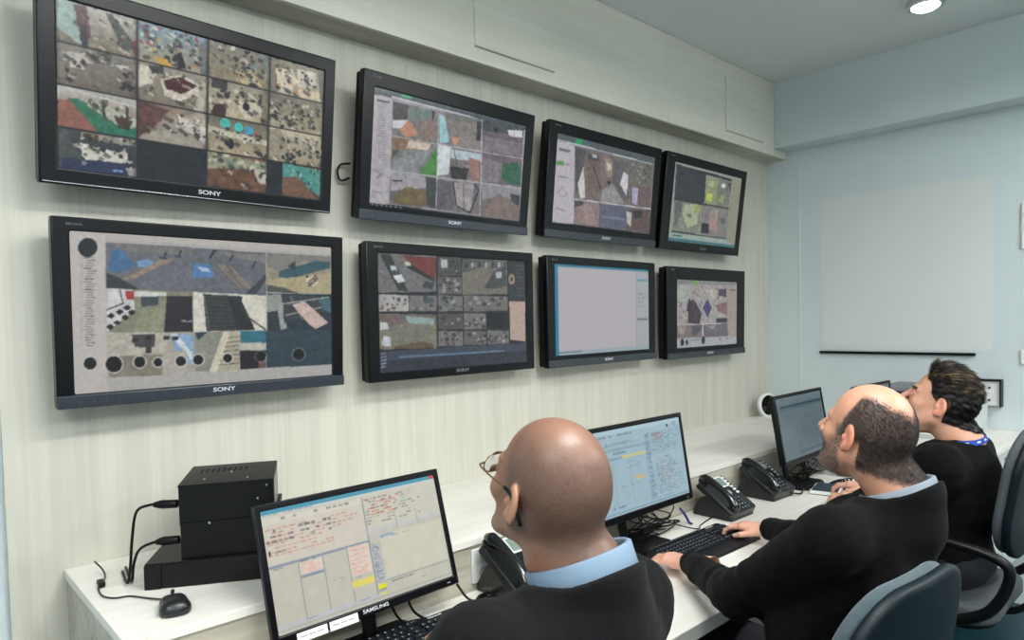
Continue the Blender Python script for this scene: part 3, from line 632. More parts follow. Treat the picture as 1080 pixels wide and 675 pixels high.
    for a, b in (((338, 205), (328, 572)), ((499, 240), (490, 594)), ((162, 292), (645, 388)), ((155, 424), (640, 494))): c.line([a, b], 1.2, (186, 200, 206), .7)
    c.cell = (0, 0, 1, 1); c.noise(7, 3); c.noise(5, 7); return c
def pic_b2():
    q = [(113, 98), (738, 145), (738, 580), (122, 612)]
    c = Cv(288, 176, (30, 34, 40), q); c.cell = None; P = c.poly
    def feed(x0, y0, x1, y1, col, cols, n, al=.9):
        P([(x0, y0), (x1, y0 + (x1 - x0) * .05), (x1, y1), (x0, y1)], col)
        for _ in range(n):
            x = c.rg.uniform(x0 + 6, x1 - 6); y = c.rg.uniform(y0 + 10, y1 - 6); r = c.rg.uniform(4, 13)
            m = 5; a0 = c.rg.uniform(0, 6); P([(x + r * 1.2 * c.rg.uniform(.5, 1) * math.cos(a0 + i * 1.2566), y + r * c.rg.uniform(.5, 1) * math.sin(a0 + i * 1.2566)) for i in range(m)], cols[c.rg.integers(len(cols))], al * .8)
    G = [(52, 54, 60), (86, 86, 92), (160, 162, 166), (120, 108, 100), (36, 38, 42)]
    feed(118, 104, 358, 272, (112, 110, 112), G, 0)
    P([(125, 108), (170, 112), (240, 268), (200, 262)], (52, 56, 52)); P([(215, 112), (358, 125), (355, 220), (300, 190)], (116, 54, 50)); P([(250, 150), (350, 215), (350, 230), (235, 165)], (40, 42, 44)); P([(160, 150), (190, 152), (220, 215), (205, 235), (185, 225)], (66, 78, 84)); P([(178, 200), (215, 195), (228, 225), (200, 232)], (206, 210, 210)); P([(168, 158), (190, 158), (195, 175), (172, 178)], (190, 196, 196)); P([(310, 225), (352, 232), (340, 262), (300, 250)], (60, 62, 66)); P([(225, 140), (250, 145), (255, 160), (235, 160)], (206, 206, 180))
    feed(366, 120, 462, 204, (74, 72, 70), G, 16); P([(378, 130), (405, 134), (408, 170), (380, 170)], (170, 176, 176)); feed(364, 206, 466, 282, (98, 92, 88), G, 26)
    feed(468, 132, 660, 286, (116, 110, 100), G, 0); P([(468, 134), (660, 146), (660, 180), (560, 168), (470, 190)], (80, 84, 82)); c.cell = None
    for k in range(12): x = 480 + k * 14; P([(x, 150), (x + 10, 146), (x + 10, 168), (x, 172)], G[k % 4])
    P([(560, 260), (600, 190), (655, 160), (658, 250), (610, 262)], (66, 70, 72)); P([(610, 190), (635, 188), (636, 215), (612, 218)], (170, 172, 172))
    feed(120, 278, 242, 352, (170, 168, 164), [(40, 40, 50), (90, 70, 66), (60, 64, 90)], 16); feed(246, 284, 360, 354, (116, 112, 110), G, 10); P([(300, 300), (345, 295), (348, 318), (310, 322)], (70, 86, 90)); feed(366, 286, 468, 356, (110, 112, 110), G, 22); feed(472, 288, 660, 358, (108, 104, 102), G, 26)
    feed(120, 358, 358, 512, (124, 120, 104), G, 0); P([(120, 358), (358, 372), (352, 412), (260, 400), (122, 420)], (110, 96, 92)); P([(225, 372), (350, 385), (345, 412), (240, 402)], (140, 164, 160)); P([(124, 395), (155, 400), (160, 425), (124, 430)], (190, 194, 196)); P([(138, 455), (165, 458), (168, 500), (130, 496)], (190, 196, 206)); P([(180, 500), (300, 480), (345, 500), (345, 512), (180, 512)], (96, 84, 60)); P([(160, 420), (340, 415), (300, 480), (170, 495)], (118, 118, 106))
    feed(364, 362, 468, 432, (84, 76, 76), G, 8); feed(472, 364, 566, 434, (120, 112, 108), G, 24); P([(570, 362), (660, 366), (660, 432), (570, 430)], (14, 14, 16)); feed(364, 438, 468, 504, (120, 116, 112), G, 34); feed(472, 440, 566, 502, (96, 94, 90), G, 12); feed(570, 440, 662, 500, (112, 108, 108), G, 22)
    c.feedzone((120, 104), (658, 140), (658, 500), (122, 512)); c.organic()
    P([(664, 150), (736, 150), (736, 316), (666, 316)], (44, 48, 52)); c.ell(678, 222, 14, 24, (150, 130, 112)); c.ell(678, 222, 5, 9, (40, 30, 26))
    for k in range(9): c.line([(700, 165 + k * 16), (730, 166 + k * 16)], 1.2, (74, 80, 86))
    P([(666, 318), (734, 320), (732, 492), (668, 484)], (186, 160, 146))
    P([(120, 520), (736, 498), (736, 560), (736, 580), (122, 612)], (60, 68, 84)); P([(150, 560), (736, 530), (736, 580), (122, 612)], (44, 50, 62))
    for k in range(34): x = 205 + k * 13; c.line([(x, 540 - k * .3), (x + 8, 548 - k * .6)], 1.3, (90, 132, 176)); 
    c.line([(200, 548), (640, 530)], 1, (120, 150, 186))
    for k in range(5): c.line([(128, 530 + k * 14), (148, 528 + k * 14)], 1.2, (150, 156, 166))
    c.cell = (0, 0, 1, 1); c.noise(6, 3); return c
def pic_t3():
    q = [(72, 62), (563, 188), (520, 592), (40, 530)]
    c = Cv(224, 128, (120, 114, 118), q); c.cell = None; P = c.poly
    P([(72, 62), (563, 188), (560, 225), (70, 100)], (84, 92, 98)); P([(165, 88), (198, 96), (196, 132), (160, 124)], (44, 160, 96)); P([(205, 102), (235, 110), (232, 124), (204, 118)], (60, 110, 112)); c.line([(70, 98), (558, 226)], 1.5, (196, 206, 212))
    P([(70, 104), (158, 128), (148, 535), (40, 524)], (184, 178, 186)); P([(80, 140), (135, 152), (134, 166), (80, 156)], (108, 112, 124)); P([(68, 208), (104, 214), (102, 236), (66, 230)], (90, 146, 84)); c.line([(112, 225), (130, 232)], 2, (110, 120, 140)); c.line([(75, 290), (125, 298)], 1.2, (120, 118, 128)); c.line([(70, 375), (95, 345), (118, 385), (85, 400), (75, 370)], 1, (130, 128, 136)); c.line([(65, 455), (110, 470)], 2, (140, 136, 146))
    P([(160, 135), (440, 205), (420, 440), (150, 405)], (116, 106, 104)); P([(160, 135), (215, 150), (200, 250), (160, 390)], (84, 82, 84)); P([(200, 235), (206, 400), (182, 405), (170, 330)], (206, 206, 206)); P([(215, 160), (280, 175), (290, 360), (215, 400)], (112, 96, 90)); P([(222, 170), (275, 180), (275, 210), (224, 200)], (70, 74, 76)); P([(245, 172), (270, 178), (268, 196), (246, 192)], (170, 176, 180)); P([(300, 190), (345, 205), (340, 300), (310, 290)], (150, 132, 118)); P([(315, 215), (340, 222), (338, 262), (318, 256)], (206, 186, 170)); P([(345, 200), (420, 215), (400, 290), (430, 400), (400, 425), (345, 320)], (96, 94, 98)); P([(400, 265), (425, 285), (412, 390), (380, 330)], (206, 204, 206)); P([(290, 360), (345, 330), (400, 430), (280, 425)], (150, 146, 148)); c.ell(326, 322, 8, 9, (40, 36, 36)); c.line([(250, 240), (285, 360)], 1.6, (44, 42, 44))
    P([(432, 200), (556, 235), (540, 340), (425, 335)], (110, 106, 100)); 
    for k in range(26): x = 440 + (k * 37 % 105); y = 225 + (k * 53 % 100); P([(x, y), (x + 12, y - 8), (x + 16, y + 8)], [(170, 170, 164), (60, 58, 56), (96, 84, 72)][k % 3], .8)
    P([(432, 340), (538, 345), (530, 460), (428, 440)], (110, 92, 92)); P([(440, 345), (472, 350), (465, 440), (440, 430)], (170, 160, 190)); 
    P([(155, 415), (275, 430), (268, 555), (145, 532)], (140, 118, 116)); P([(175, 440), (235, 430), (265, 540), (215, 535)], (156, 132, 128)); P([(155, 415), (200, 425), (190, 440), (150, 450)], (70, 70, 78))
    P([(278, 432), (410, 450), (405, 565), (272, 555)], (92, 96, 116)); P([(285, 490), (400, 510), (400, 518), (285, 500)], (120, 124, 146)); P([(412, 455), (530, 465), (520, 588), (405, 566)], (96, 80, 76)); P([(410, 470), (435, 480), (430, 550), (410, 530)], (190, 186, 186)); P([(440, 465), (490, 470), (485, 500), (450, 510)], (50, 46, 46))
    c.feedzone((165, 135), (556, 235), (520, 580), (165, 540)); c.organic()
    c.line([(155, 408), (545, 460)], 1.5, (196, 206, 214)); P([(38, 526), (210, 545), (520, 588), (520, 598), (38, 544)], (26, 30, 36))
    for k in range(7): c.ell(48 + k * 22, 538 + k * 2.8, 5, 5, (160, 170, 180))
    c.cell = (0, 0, 1, 1); c.noise(6, 3); return c
def pic_b3():
    c = Cv(176, 100, (182, 176, 182)); c.rect(0, 0, .035, 1, (28, 126, 158)); c.rect(0, 0, 1, .03, (30, 120, 150)); c.rect(.85, .03, 1, 1, (166, 172, 176)); c.rect(.845, .03, .85, 1, (140, 150, 156)); c.rect(.035, .95, 1, 1, (150, 170, 178)); c.words(.87, .3, .97, .5, 4, (110, 120, 126)); c.line([(.86, .62), (.98, .62)], 1.5, (96, 104, 110)); c.line([(.86, .14), (.98, .14)], 1, (70, 150, 180)); c.rect(.035, .965, .25, .975, (90, 96, 100)); return c
def pic_t4():
    q = [(105, 88), (515, 185), (470, 618), (55, 580)]
    c = Cv(176, 116, (146, 152, 140), q); c.cell = None; P = c.poly
    P([(115, 105), (455, 190), (455, 205), (112, 122)], (40, 46, 52)); P([(112, 108), (296, 158), (284, 345), (98, 318)], (52, 58, 64)); P([(298, 175), (370, 190), (350, 355), (284, 345)], (140, 150, 110)); P([(308, 200), (345, 205), (340, 240), (306, 235)], (166, 170, 150)); P([(300, 280), (335, 285), (330, 330), (292, 325)], (190, 200, 90)); P([(372, 192), (450, 210), (432, 370), (355, 358)], (116, 122, 110)); c.ell(402, 232, 14, 14, (206, 210, 206)); P([(385, 290), (410, 290), (400, 340), (370, 330)], (150, 156, 100)); P([(430, 210), (450, 215), (442, 280)], (60, 66, 80))
    P([(100, 325), (262, 350), (255, 530), (80, 515)], (128, 134, 122)); P([(160, 350), (255, 352), (240, 470), (180, 500), (150, 420)], (164, 172, 140)); P([(225, 355), (255, 358), (250, 400), (222, 398)], (156, 170, 80)); P([(100, 330), (150, 338), (140, 420), (95, 500)], (96, 102, 98)); c.ell(190, 420, 16, 12, (110, 116, 100))
    P([(266, 352), (435, 372), (420, 558), (258, 532)], (126, 124, 122)); P([(320, 390), (370, 400), (360, 520), (310, 500)], (160, 132, 130)); P([(268, 460), (310, 470), (312, 530), (262, 525)], (40, 44, 52)); P([(380, 430), (420, 440), (410, 470), (385, 460)], (90, 96, 104)); P([(330, 375), (370, 380), (365, 410), (335, 405)], (150, 152, 130))
    c.feedzone((300, 175), (450, 205), (425, 540), (90, 500)); c.organic()
    c.line([(98, 322), (435, 372)], 2, (34, 38, 44)); P([(80, 515), (420, 556), (420, 566), (80, 525)], (60, 66, 66)); P([(65, 545), (470, 590), (468, 622), (55, 582)], (52, 110, 118)); P([(70, 528), (420, 565), (465, 575), (460, 600), (62, 560)], (150, 166, 158)); c.line([(85, 545), (140, 552)], 2, (50, 90, 90)); 
    P([(452, 190), (513, 200), (475, 600), (420, 570)], (140, 142, 124)); c.cell = (0, 0, 1, 1); c.noise(6, 3); return c
def pic_b4():
    q = [(82, 130), (438, 165), (435, 530), (82, 535)]
    c = Cv(160, 108, (150, 148, 154), q); c.cell = None; P = c.poly
    P([(82, 130), (438, 165), (438, 185), (82, 155)], (128, 132, 132)); c.ell(190, 148, 18, 22, (110, 160, 84)); 
    P([(84, 160), (382, 188), (382, 400), (84, 400)], (158, 154, 152))
    g = c.rg
    for k in range(70):
        x = g.uniform(90, 375); y = g.uniform(180, 395); r = g.uniform(4, 12)
        P([(x - r, y), (x, y - r), (x + r, y + r * .5)], [(120, 108, 110), (196, 190, 182), (90, 76, 86), (110, 126, 120)][k % 4], .7)
    P([(150, 270), (180, 250), (230, 340), (215, 400), (150, 390)], (70, 52, 66)); P([(235, 305), (262, 255), (288, 310), (262, 365)], (66, 64, 116)); P([(150, 255), (160, 245), (170, 320), (140, 320)], (60, 44, 60)); P([(330, 200), (375, 205), (375, 250), (325, 240)], (74, 66, 84)); P([(318, 290), (380, 280), (380, 360), (320, 330)], (130, 104, 104)); P([(315, 370), (380, 375), (380, 405), (315, 400)], (60, 52, 62)); P([(84, 160), (140, 170), (130, 270), (84, 260)], (160, 170, 160)); P([(250, 200), (320, 205), (300, 260)], (180, 170, 166))
    P([(84, 402), (232, 402), (230, 478), (84, 475)], (120, 110, 106)); P([(90, 410), (135, 408), (130, 455), (92, 450)], (150, 140, 134)); P([(165, 405), (228, 405), (226, 440), (175, 470)], (84, 80, 88)); P([(240, 402), (382, 405), (382, 478), (240, 478)], (104, 98, 106)); P([(250, 410), (310, 412), (300, 440)], (150, 148, 152)); c.line([(234, 402), (236, 475)], 2, (200, 200, 206)); c.line([(84, 400), (382, 403)], 1.4, (190, 188, 196))
    c.feedzone((84, 165), (382, 188), (382, 470), (84, 475)); c.organic()
    P([(384, 190), (437, 195), (436, 500), (384, 498)], (160, 146, 140)); c.line([(396, 208), (430, 211)], 2, (90, 90, 96)); P([(84, 480), (436, 482), (435, 528), (84, 532)], (164, 166, 172))
    c.ell(115, 500, 10, 22, (34, 40, 50)); c.ell(142, 503, 7, 16, (44, 48, 56)); c.ell(238, 496, 11, 22, (34, 40, 50)); c.line([(160, 492), (215, 492)], 1.5, (96, 100, 106)); c.line([(335, 492), (340, 500)], 2, (60, 60, 70)); c.line([(375, 495), (385, 492)], 1.6, (100, 100, 106))
    c.cell = (0, 0, 1, 1); c.noise(7, 3); return c
def pic_m1():
    q = [(20, 195), (695, 45), (755, 435), (97, 675)]
    c = Cv(336, 190, (196, 194, 180), q); c.cell = (0, 0, 1, 1)
    c.rect(0, 0, 1, .035, (70, 150, 176)); c.rect(.965, 0, 1, .03, (196, 84, 76)); c.rect(0, .035, 1, .06, (206, 208, 198)); c.words(.01, .04, .36, .06, 1, (60, 70, 80), .9)
    c.rect(0, .07, .53, .12, (214, 210, 196)); c.words(.02, .08, .52, .12, 1, (110, 110, 110), .4); 
    for k, x in enumerate((.86, .885, .91, .935, .96)): c.rect(x, .075, x + .012, .1, [(90, 150, 90), (60, 60, 60), (90, 90, 150), (120, 120, 120), (170, 70, 60)][k])
    c.rect(0, .12, .53, .47, (208, 202, 188)); c.words(.01, .16, .5, .40, 8, (206, 118, 104), .65, .8, .35); c.words(.01, .17, .4, .30, 3, (70, 70, 76), .4); c.rect(.012, .33, .022, .37, (40, 40, 44)); c.words(.03, .35, .1, .37, 1, (70, 74, 80))
    c.rect(.53, .06, 1, .38, (204, 202, 188)); c.words(.54, .09, .95, .34, 9, (80, 80, 84), .45, .7, .3); c.words(.55, .10, .78, .26, 6, (206, 92, 76), .6, .9, .35); c.rect(.528, .07, .533, .95, (130, 136, 146)); c.rect(0, .455, .53, .475, (140, 148, 166)); c.rect(.53, .37, 1, .40, (196, 198, 196)); c.line([(.71, .30), (.71, .40)], 1, (140, 144, 150)); c.line([(.84, .28), (.84, .40)], 1, (140, 144, 150))
    for x in (.145, .27, .40): c.line([(x, .48), (x, .93)], 1.1, (120, 126, 140))
    c.words(.02, .48, .13, .5, 1, (90, 96, 110)); c.words(.15, .47, .25, .49, 1, (90, 96, 110)); 
    c.rect(.15, .49, .262, .58, (222, 210, 196)); c.words(.155, .495, .26, .58, 9, (226, 128, 112), .8, .8, .4); c.rect(.15, .59, .265, .61, (130, 142, 168))
    c.rect(.405, .47, .52, .72, (222, 208, 194)); c.words(.41, .475, .515, .72, 20, (226, 128, 112), .7, .8, .4); c.words(.30, .70, .37, .73, 3, (100, 104, 110)); c.words(.43, .735, .47, .75, 1, (70, 70, 74)); c.rect(.40, .765, .525, .82, (228, 214, 110))
    c.rect(.535, .5, .59, .93, (190, 192, 190)); c.words(.54, .5, .585, .93, 30, (96, 106, 140), .8, .9, .5); c.rect(.538, .86, .585, .90, (232, 226, 40)); c.rect(.545, .93, .58, .95, (220, 216, 90))
    c.rect(.595, .43, .99, .83, (208, 205, 186)); c.rect(.595, .435, .68, .46, (150, 168, 196)); c.words(.6, .46, .8, .475, 1, (120, 130, 150), .8); c.rect(.595, .83, .99, .845, (170, 172, 170)); c.words(.62, .86, .82, .875, 1, (70, 74, 90), .9); c.words(.8, .91, .86, .92, 1, (90, 96, 110), .9)
    c.rect(.0, .93, .53, .95, (186, 192, 206)); c.words(.14, .935, .22, .95, 1, (70, 84, 130), .9); c.words(.40, .935, .5, .95, 1, (60, 66, 90), .9); c.words(.03, .94, .07, .95, 1, (100, 90, 90)); c.rect(0, .965, 1, .975, (170, 174, 176)); c.noise(2, 10); return c
def pic_m2():
    c = Cv(288, 162, (158, 184, 196)); c.rect(0, 0, 1, .05, (170, 196, 208)); c.words(.03, .07, .55, .1, 1, (70, 90, 104), .6); c.rect(.83, .06, .85, .1, (40, 50, 60)); c.words(.9, .05, .97, .12, 3, (80, 96, 110)); c.words(.02, .16, .55, .2, 3, (70, 90, 104), .8); c.rect(0, .22, .55, .26, (140, 166, 180)); c.words(.03, .28, .5, .31, 1, (60, 80, 90), .6)
    c.rect(.55, .12, 1, .4, (150, 178, 190)); c.words(.56, .13, .62, .94, 39, (60, 84, 120), .9, .8, .4); c.words(.64, .14, .98, .40, 10, (80, 90, 100), .5, .8, .35); c.words(.64, .15, .8, .24, 4, (170, 90, 80), .8, .9, .4); c.words(.65, .45, .98, .9, 26, (70, 84, 100), .55, .8, .35); c.words(.7, .5, .9, .8, 12, (170, 120, 100), .4, .7, .3)
    c.rect(0, .335, .55, .36, (130, 156, 176)); c.rect(.28, .33, .55, .36, (196, 196, 130)); c.words(.02, .38, .22, .56, 10, (190, 176, 110), .8, .8, .4); c.words(.32, .38, .5, .5, 6, (110, 130, 150), .6); c.rect(.4, .6, .5, .64, (206, 180, 130)); c.words(.25, .67, .45, .7, 3, (80, 96, 110)); c.rect(.55, .4, .552, .95, (110, 134, 150))
    for x in (.18, .36): c.line([(x, .38), (x, .9)], 1, (130, 158, 172))
    c.words(.03, .9, .5, .94, 1, (40, 70, 130), .6, .9); c.rect(0, .96, 1, .98, (130, 158, 172)); c.words(.55, .93, .9, .95, 1, (60, 90, 110)); c.noise(2, 8); return c
def pic_m3():
    c = Cv(144, 81, (122, 142, 150)); c.rect(0, 0, 1, .07, (128, 150, 160)); c.words(.05, .03, .3, .06, 1, (60, 76, 86), .8); c.rect(.06, .13, .98, .17, (46, 86, 92)); c.rect(.06, .18, 1, .21, (96, 120, 130)); c.words(.1, .27, .4, .42, 6, (96, 116, 126), .6); c.words(.6, .35, .95, .42, 1, (84, 104, 112)); 
    for x in (.35, .5, .62): c.line([(x, .5), (x - .05, .62), (x + .03, .68)], 1, (92, 114, 126))
    c.words(.1, .78, .5, .82, 1, (96, 116, 126)); c.rect(.3, .9, .95, .93, (80, 102, 112)); c.noise(2, 8); return c

M['scr'] = mat_attr('screen_picture', .22, .35, emit=.9)
SCREEN_GAIN = {}
# ------------------------------------------------------------------ wall televisions
def television(key, lab, cx, zb, tilt, yaw, rect, pic, style):
    w, h = .8085, .486
    t = thing('television', lab, 'screen', (cx, -.10, zb), yaw, 'television screens on the wall'); t.rotation_euler = (tilt, 0, yaw)
    # front face lies at local y=0, body goes back to +y ; tilt leans the top towards the room
    x0, z1, x1, z0 = rect
    MB().frame((-w / 2, 0, w / 2, h), (x0, z0, x1, z1), -.0, .03).build('bezel', M['blkgloss'] if style != 'grey' else M['blk'], t, bevel=.004, seg=3)
    MB().span((-w / 2 + .004, .0305, .004), (w / 2 - .004, .058, h - .004)).build('rear_cover', M['blkmat'], t, bevel=.006)
    MB().span((-.17, .0585, .14), (.17, .070, .36)).build('wall_bracket', M['blkmat'], t, bevel=.003)
    MB(T((0, 0, .25)) @ Rx(-tilt)).span((-.05, .066, -.03), (.05, .0985 + .25 * math.sin(tilt), .03)).build('wall_arm', M['blkmat'], t)
    link('screen', pic().mesh('screen', x0, z0, x1, z1, .004, sat=.9, gain=.9), M['scr'], t)
    if style == 'line':
        MB().span((-w / 2 + .006, -.003, .0035), (w / 2 - .006, .0, .0065)).build('silver_strip', M['silver'], t, bevel=.001)
    if style == 'bar':
        MB().span((-w / 2, -.006, .0), (w / 2, -.0002, .0335)).build('lower_bar', M['grytrim'], t, bevel=.003)
    fy = -.0064 if style == 'bar' else -.0005
    text('logo', 'SONY', .0165, M['logo'] if style in ('line', 'bar') else M['logodim'], t, T((.01, fy, .019 if style != 'line' else .021)) @ Rx(PI / 2), bold=.0003, sx=1.45)
    text('logo', 'BRAVIA', .0085, M['logodim'], t, T((-w / 2 + .05, -.0005, h - .018)) @ Rx(PI / 2), sx=1.3)
    if style == 'bar':
        for k in range(4): MB(T((-w / 2 + .05 + k * .03, -.0066, .015)) @ Rx(PI / 2)).lathe([(.0015, -.0002), (.0015, .0005)], 8).build('indicator', M['logodim'], t)
    return t
S_ = .36
TVS = [
 ('t1', 'top left wall television showing sixteen small camera pictures', .7215, 1.9012, .1313, .048, (-.363, .444, .366, .040), pic_t1, 'line'),
 ('b1', 'wall television with black round marks over its camera pictures, lowest on the left', .7401, 1.335, .0542, .008, (-.364, .451, .363, .036), pic_b1, 'bar'),
 ('t2', 'top row wall television with a bright green lawn strip and red roofs on screen', 1.6155, 1.8902, .1373, .024, (-.361, .435, .357, .050), pic_t2, 'bar'),
 ('b2', 'wall television showing a parking lot mosaic with a blue timeline at its foot', 1.6428, 1.3323, .0054, .0115, (-.357, .449, .361, .032), pic_b2, 'plain'),
 ('t3', 'top row wall television showing one large corridor view above smaller ones', 2.512, 1.8918, .1166, .006, (-.353, .436, .354, .062), pic_t3, 'bar'),
 ('b3', 'wall television with an empty pale screen edged in blue', 2.5196, 1.3278, .0081, .022, (-.353, .450, .350, .052), pic_b3, 'bar'),
 ('t4', 'farthest top row wall television with a dark square among four greenish pictures', 3.3531, 1.889, .1303, .008, (-.327, .441, .355, .045), pic_t4, 'plain'),
 ('b4', 'farthest lower wall television with a small aerial picture inside a wide black border', 3.4122, 1.3161, .0186, .005, (-.310, .418, .317, .057), pic_b4, 'bar')]
for a in TVS: television(*a)
def cable(name, pts, r, m, lab, grp=None, cat='cable'):
    return tag(MB().tube(pts, r, 7, 6).build(name, m, smooth=True), lab, cat, grp)
cable('cable', [(1.235, -.03, 2.09), (1.205, -.02, 2.085), (1.19, -.02, 2.06), (1.20, -.02, 2.03), (1.23, -.03, 2.04)], .004, M['blk'], 'short black cable loop on the wall at the left side of the lawn-strip television')
cable('cable', [(3.01, -.03, 1.52), (2.985, -.02, 1.49), (2.995, -.015, 1.45), (2.975, -.02, 1.41), (3.01, -.03, 1.40)], .005, M['blk'], 'black cable tangle on the wall beside the farthest lower television')
# ------------------------------------------------------------------ desk monitors
M['scr2'] = mat_attr('monitor_picture', .3, .3, emit=.92)
def monitor(lab, cx, cy, cz, yaw, tilt, w, h, pic, base_y, stickers=False, brand=None, bez=.016, gain=1.0, sy=None):
    """cz = height of the lower edge of the panel; the stand rests on z0"""
    z0 = DT if sy is None else sy
    t = thing('computer_monitor', lab, 'monitor', (cx, cy, z0), yaw, 'computer monitors on the desk')
    P = T((0, 0, cz - z0)) @ Rx(-tilt)
    mb = MB(P)
    mb.frame((-w / 2, 0, w / 2, h), (-w / 2 + bez, bez + .008, w / 2 - bez, h - bez), 0, .014).build('bezel', M['blkgloss'], t, bevel=.003, seg=2)
    MB(P).span((-w / 2 + .004, .0142, .004), (w / 2 - .004, .03, h - .004)).build('rear_cover', M['blkmat'], t, bevel=.006)
    me = pic.mesh('screen', -w / 2 + bez, bez + .008, w / 2 - bez, h - bez, .003, gain=gain); link('screen', me, M['scr2'], t, M=P)
    if brand: text('logo', brand, .013, M['logo'], t, P @ T((0, -.0006, .012)) @ Rx(PI / 2), bold=.0001, sx=1.25)
    MB(P @ T((w / 2 - .035, -.0012, .011))).box((0, 0, 0), (.010, .0015, .002)).build('power_light', M['phbtn'], t)
    if stickers:
        for k, x in enumerate((-.172, -.090)):
            MB(P @ T((x, -.0010, .002))).span((-.038, 0, -.006), (.038, .0008, .015)).build('paper_label', M['paper'], t)
            wd = MB(P @ T((x, -.0015, .004)))
            for q in range(3): wd.span((-.030 + q * .021, 0, -.001 + .003), (-.014 + q * .021, .0004, .0045))
            wd.build('printed_line', M['legend'], t)
    # stand: flat base, neck, hinge
    by = base_y - cy
    MB().prism(rrect(-.125, by - .09, .125, by + .085, .03), 0, .010, top=rrect(-.118, by - .083, .118, by + .078, .028)).build('base', M['blkgloss'], t, bevel=.002)
    MB().tube([(0, by + .045, .011), (0, by + .055, .10), (0, .035 + math.sin(tilt) * h * .35, cz - z0 + h * .28)], .021, 12, 6, flat=.5).build('neck', M['blk'], t, smooth=True)
    MB(P).span((-.05, .0302, h * .16), (.05, .05, h * .42)).build('hinge_block', M['blk'], t, bevel=.004)
    return t
monitor('nearest black monitor with paper strips on its lower edge and a cream spreadsheet on screen', .886, -.689, .819, .020, .276, .53, .317, pic_m1(), -.70, True, 'SAMSUNG')
monitor('middle black monitor with a pale blue form on screen beside the bald man in glasses', 1.92, -.768, .869, .0, .157, .53, .317, pic_m2(), -.70)
monitor('third black monitor with a dark blue grey screen near the far end of the desk', 3.161, -.775, .864, .029, .168, .53, .317, pic_m3(), -.71, gain=.55)
monitor('small black monitor on the side cabinet, only its top corner showing behind the bearded man', 3.63, -.90, .925, -.02, .05, .44, .262, pic_m3(), -.88, bez=.014, gain=.5, sy=.905)

# ------------------------------------------------------------------ keyboards with separate keys
def keyboard(lab, cx, cy, yaw, parts=True, w=.445):
    t = thing('keyboard', lab, 'keyboard', (cx, cy, DT), yaw, 'black keyboards on the desk')
    d = .165
    body = MB().prism(rrect(-w / 2, -d / 2 - .02, w / 2, d / 2, .014), .0, .012, top=rrect(-w / 2 + .004, -d / 2 - .016, w / 2 - .004, d / 2 - .004, .012))
    body.v = [(x, y, z + (.010 * (y + d / 2) / d if z > .005 else 0)) for x, y, z in body.v]
    body.build('keyboard_case', M['kbd'], t, bevel=.002)
    km = {}
    def key(x, y, kw, kh=.0165):
        k = round(kw, 4)
        if k not in km:
            o = MB().prism(rrect(-kw / 2, -kh / 2, kw / 2, kh / 2, .002, 2), 0, .0065, top=rrect(-kw / 2 + .0015, -kh / 2 + .001, kw / 2 - .0015, kh / 2 - .002, .002, 2)).build('key', M['key'], t); km[k] = o
            MB().box((-.003 if kw < .03 else 0, .002, .0067), (.0042, .0042, .0002)).build('key_legend', M['legend'], o)
        else: o = copy_tree(km[k], t)
        o.location = (x, y, .0125 + .010 * (y + d / 2) / d)
    rows = [(.064, [1] * 1 + [1] * 12, .0195), (.038, [1] * 13 + [2], 0), (.019, [1.5] + [1] * 12 + [1.5], 0), (0, [1.8] + [1] * 11 + [2.2], 0), (-.019, [1.3] + [1] * 11 + [2.7], 0), (-.038, [1.5, 1.2, 1.3, 5.9, 1.3, 1.2, 1.3, 1.3], 0)]
    U = .0192; X0 = -w / 2 + .012
    for y, r_, _ in rows:
        x = X0; tot = sum(r_); sc = 15 / tot
        for q in r_:
            key(x + q * sc * U / 2, y, q * sc * U - .0025); x += q * sc * U
    X1 = X0 + 15 * U + .008
    for y in (.038, .019):
        for k in range(3): key(X1 + U * (k + .5), y, U - .0025)
    for k in range(3): key(X1 + U * (k + .5), -.038, U - .0025)
    key(X1 + U * 1.5, -.019, U - .0025)
    X2 = X1 + 3 * U + .006
    left = 100 - sum(1 for c in t.children if c.name.startswith('key.') or c.name == 'key')
    cells = [(X2 + U * (k + .5), y) for y in (.038, .019, 0, -.019, -.038) for k in range(4) if X2 + U * (k + 1) < w / 2 - .002]
    for p in cells: key(p[0], p[1], U - .0025)
    text('logo', 'Microsoft', .0105, M['logo'], t, T((w / 2 - .075, d / 2 - .0165, .0225)) @ Rx(.06), sx=1.1)
    return t
keyboard('black keyboard in front of the cream spreadsheet monitor, half hidden by the man in glasses', .905, -.765, .0)
keyboard('black keyboard under the hands of the bearded man', 2.068, -.875, -.02)
keyboard('black keyboard in front of the third monitor, hidden behind the bearded man', 3.10, -1.035, .02)

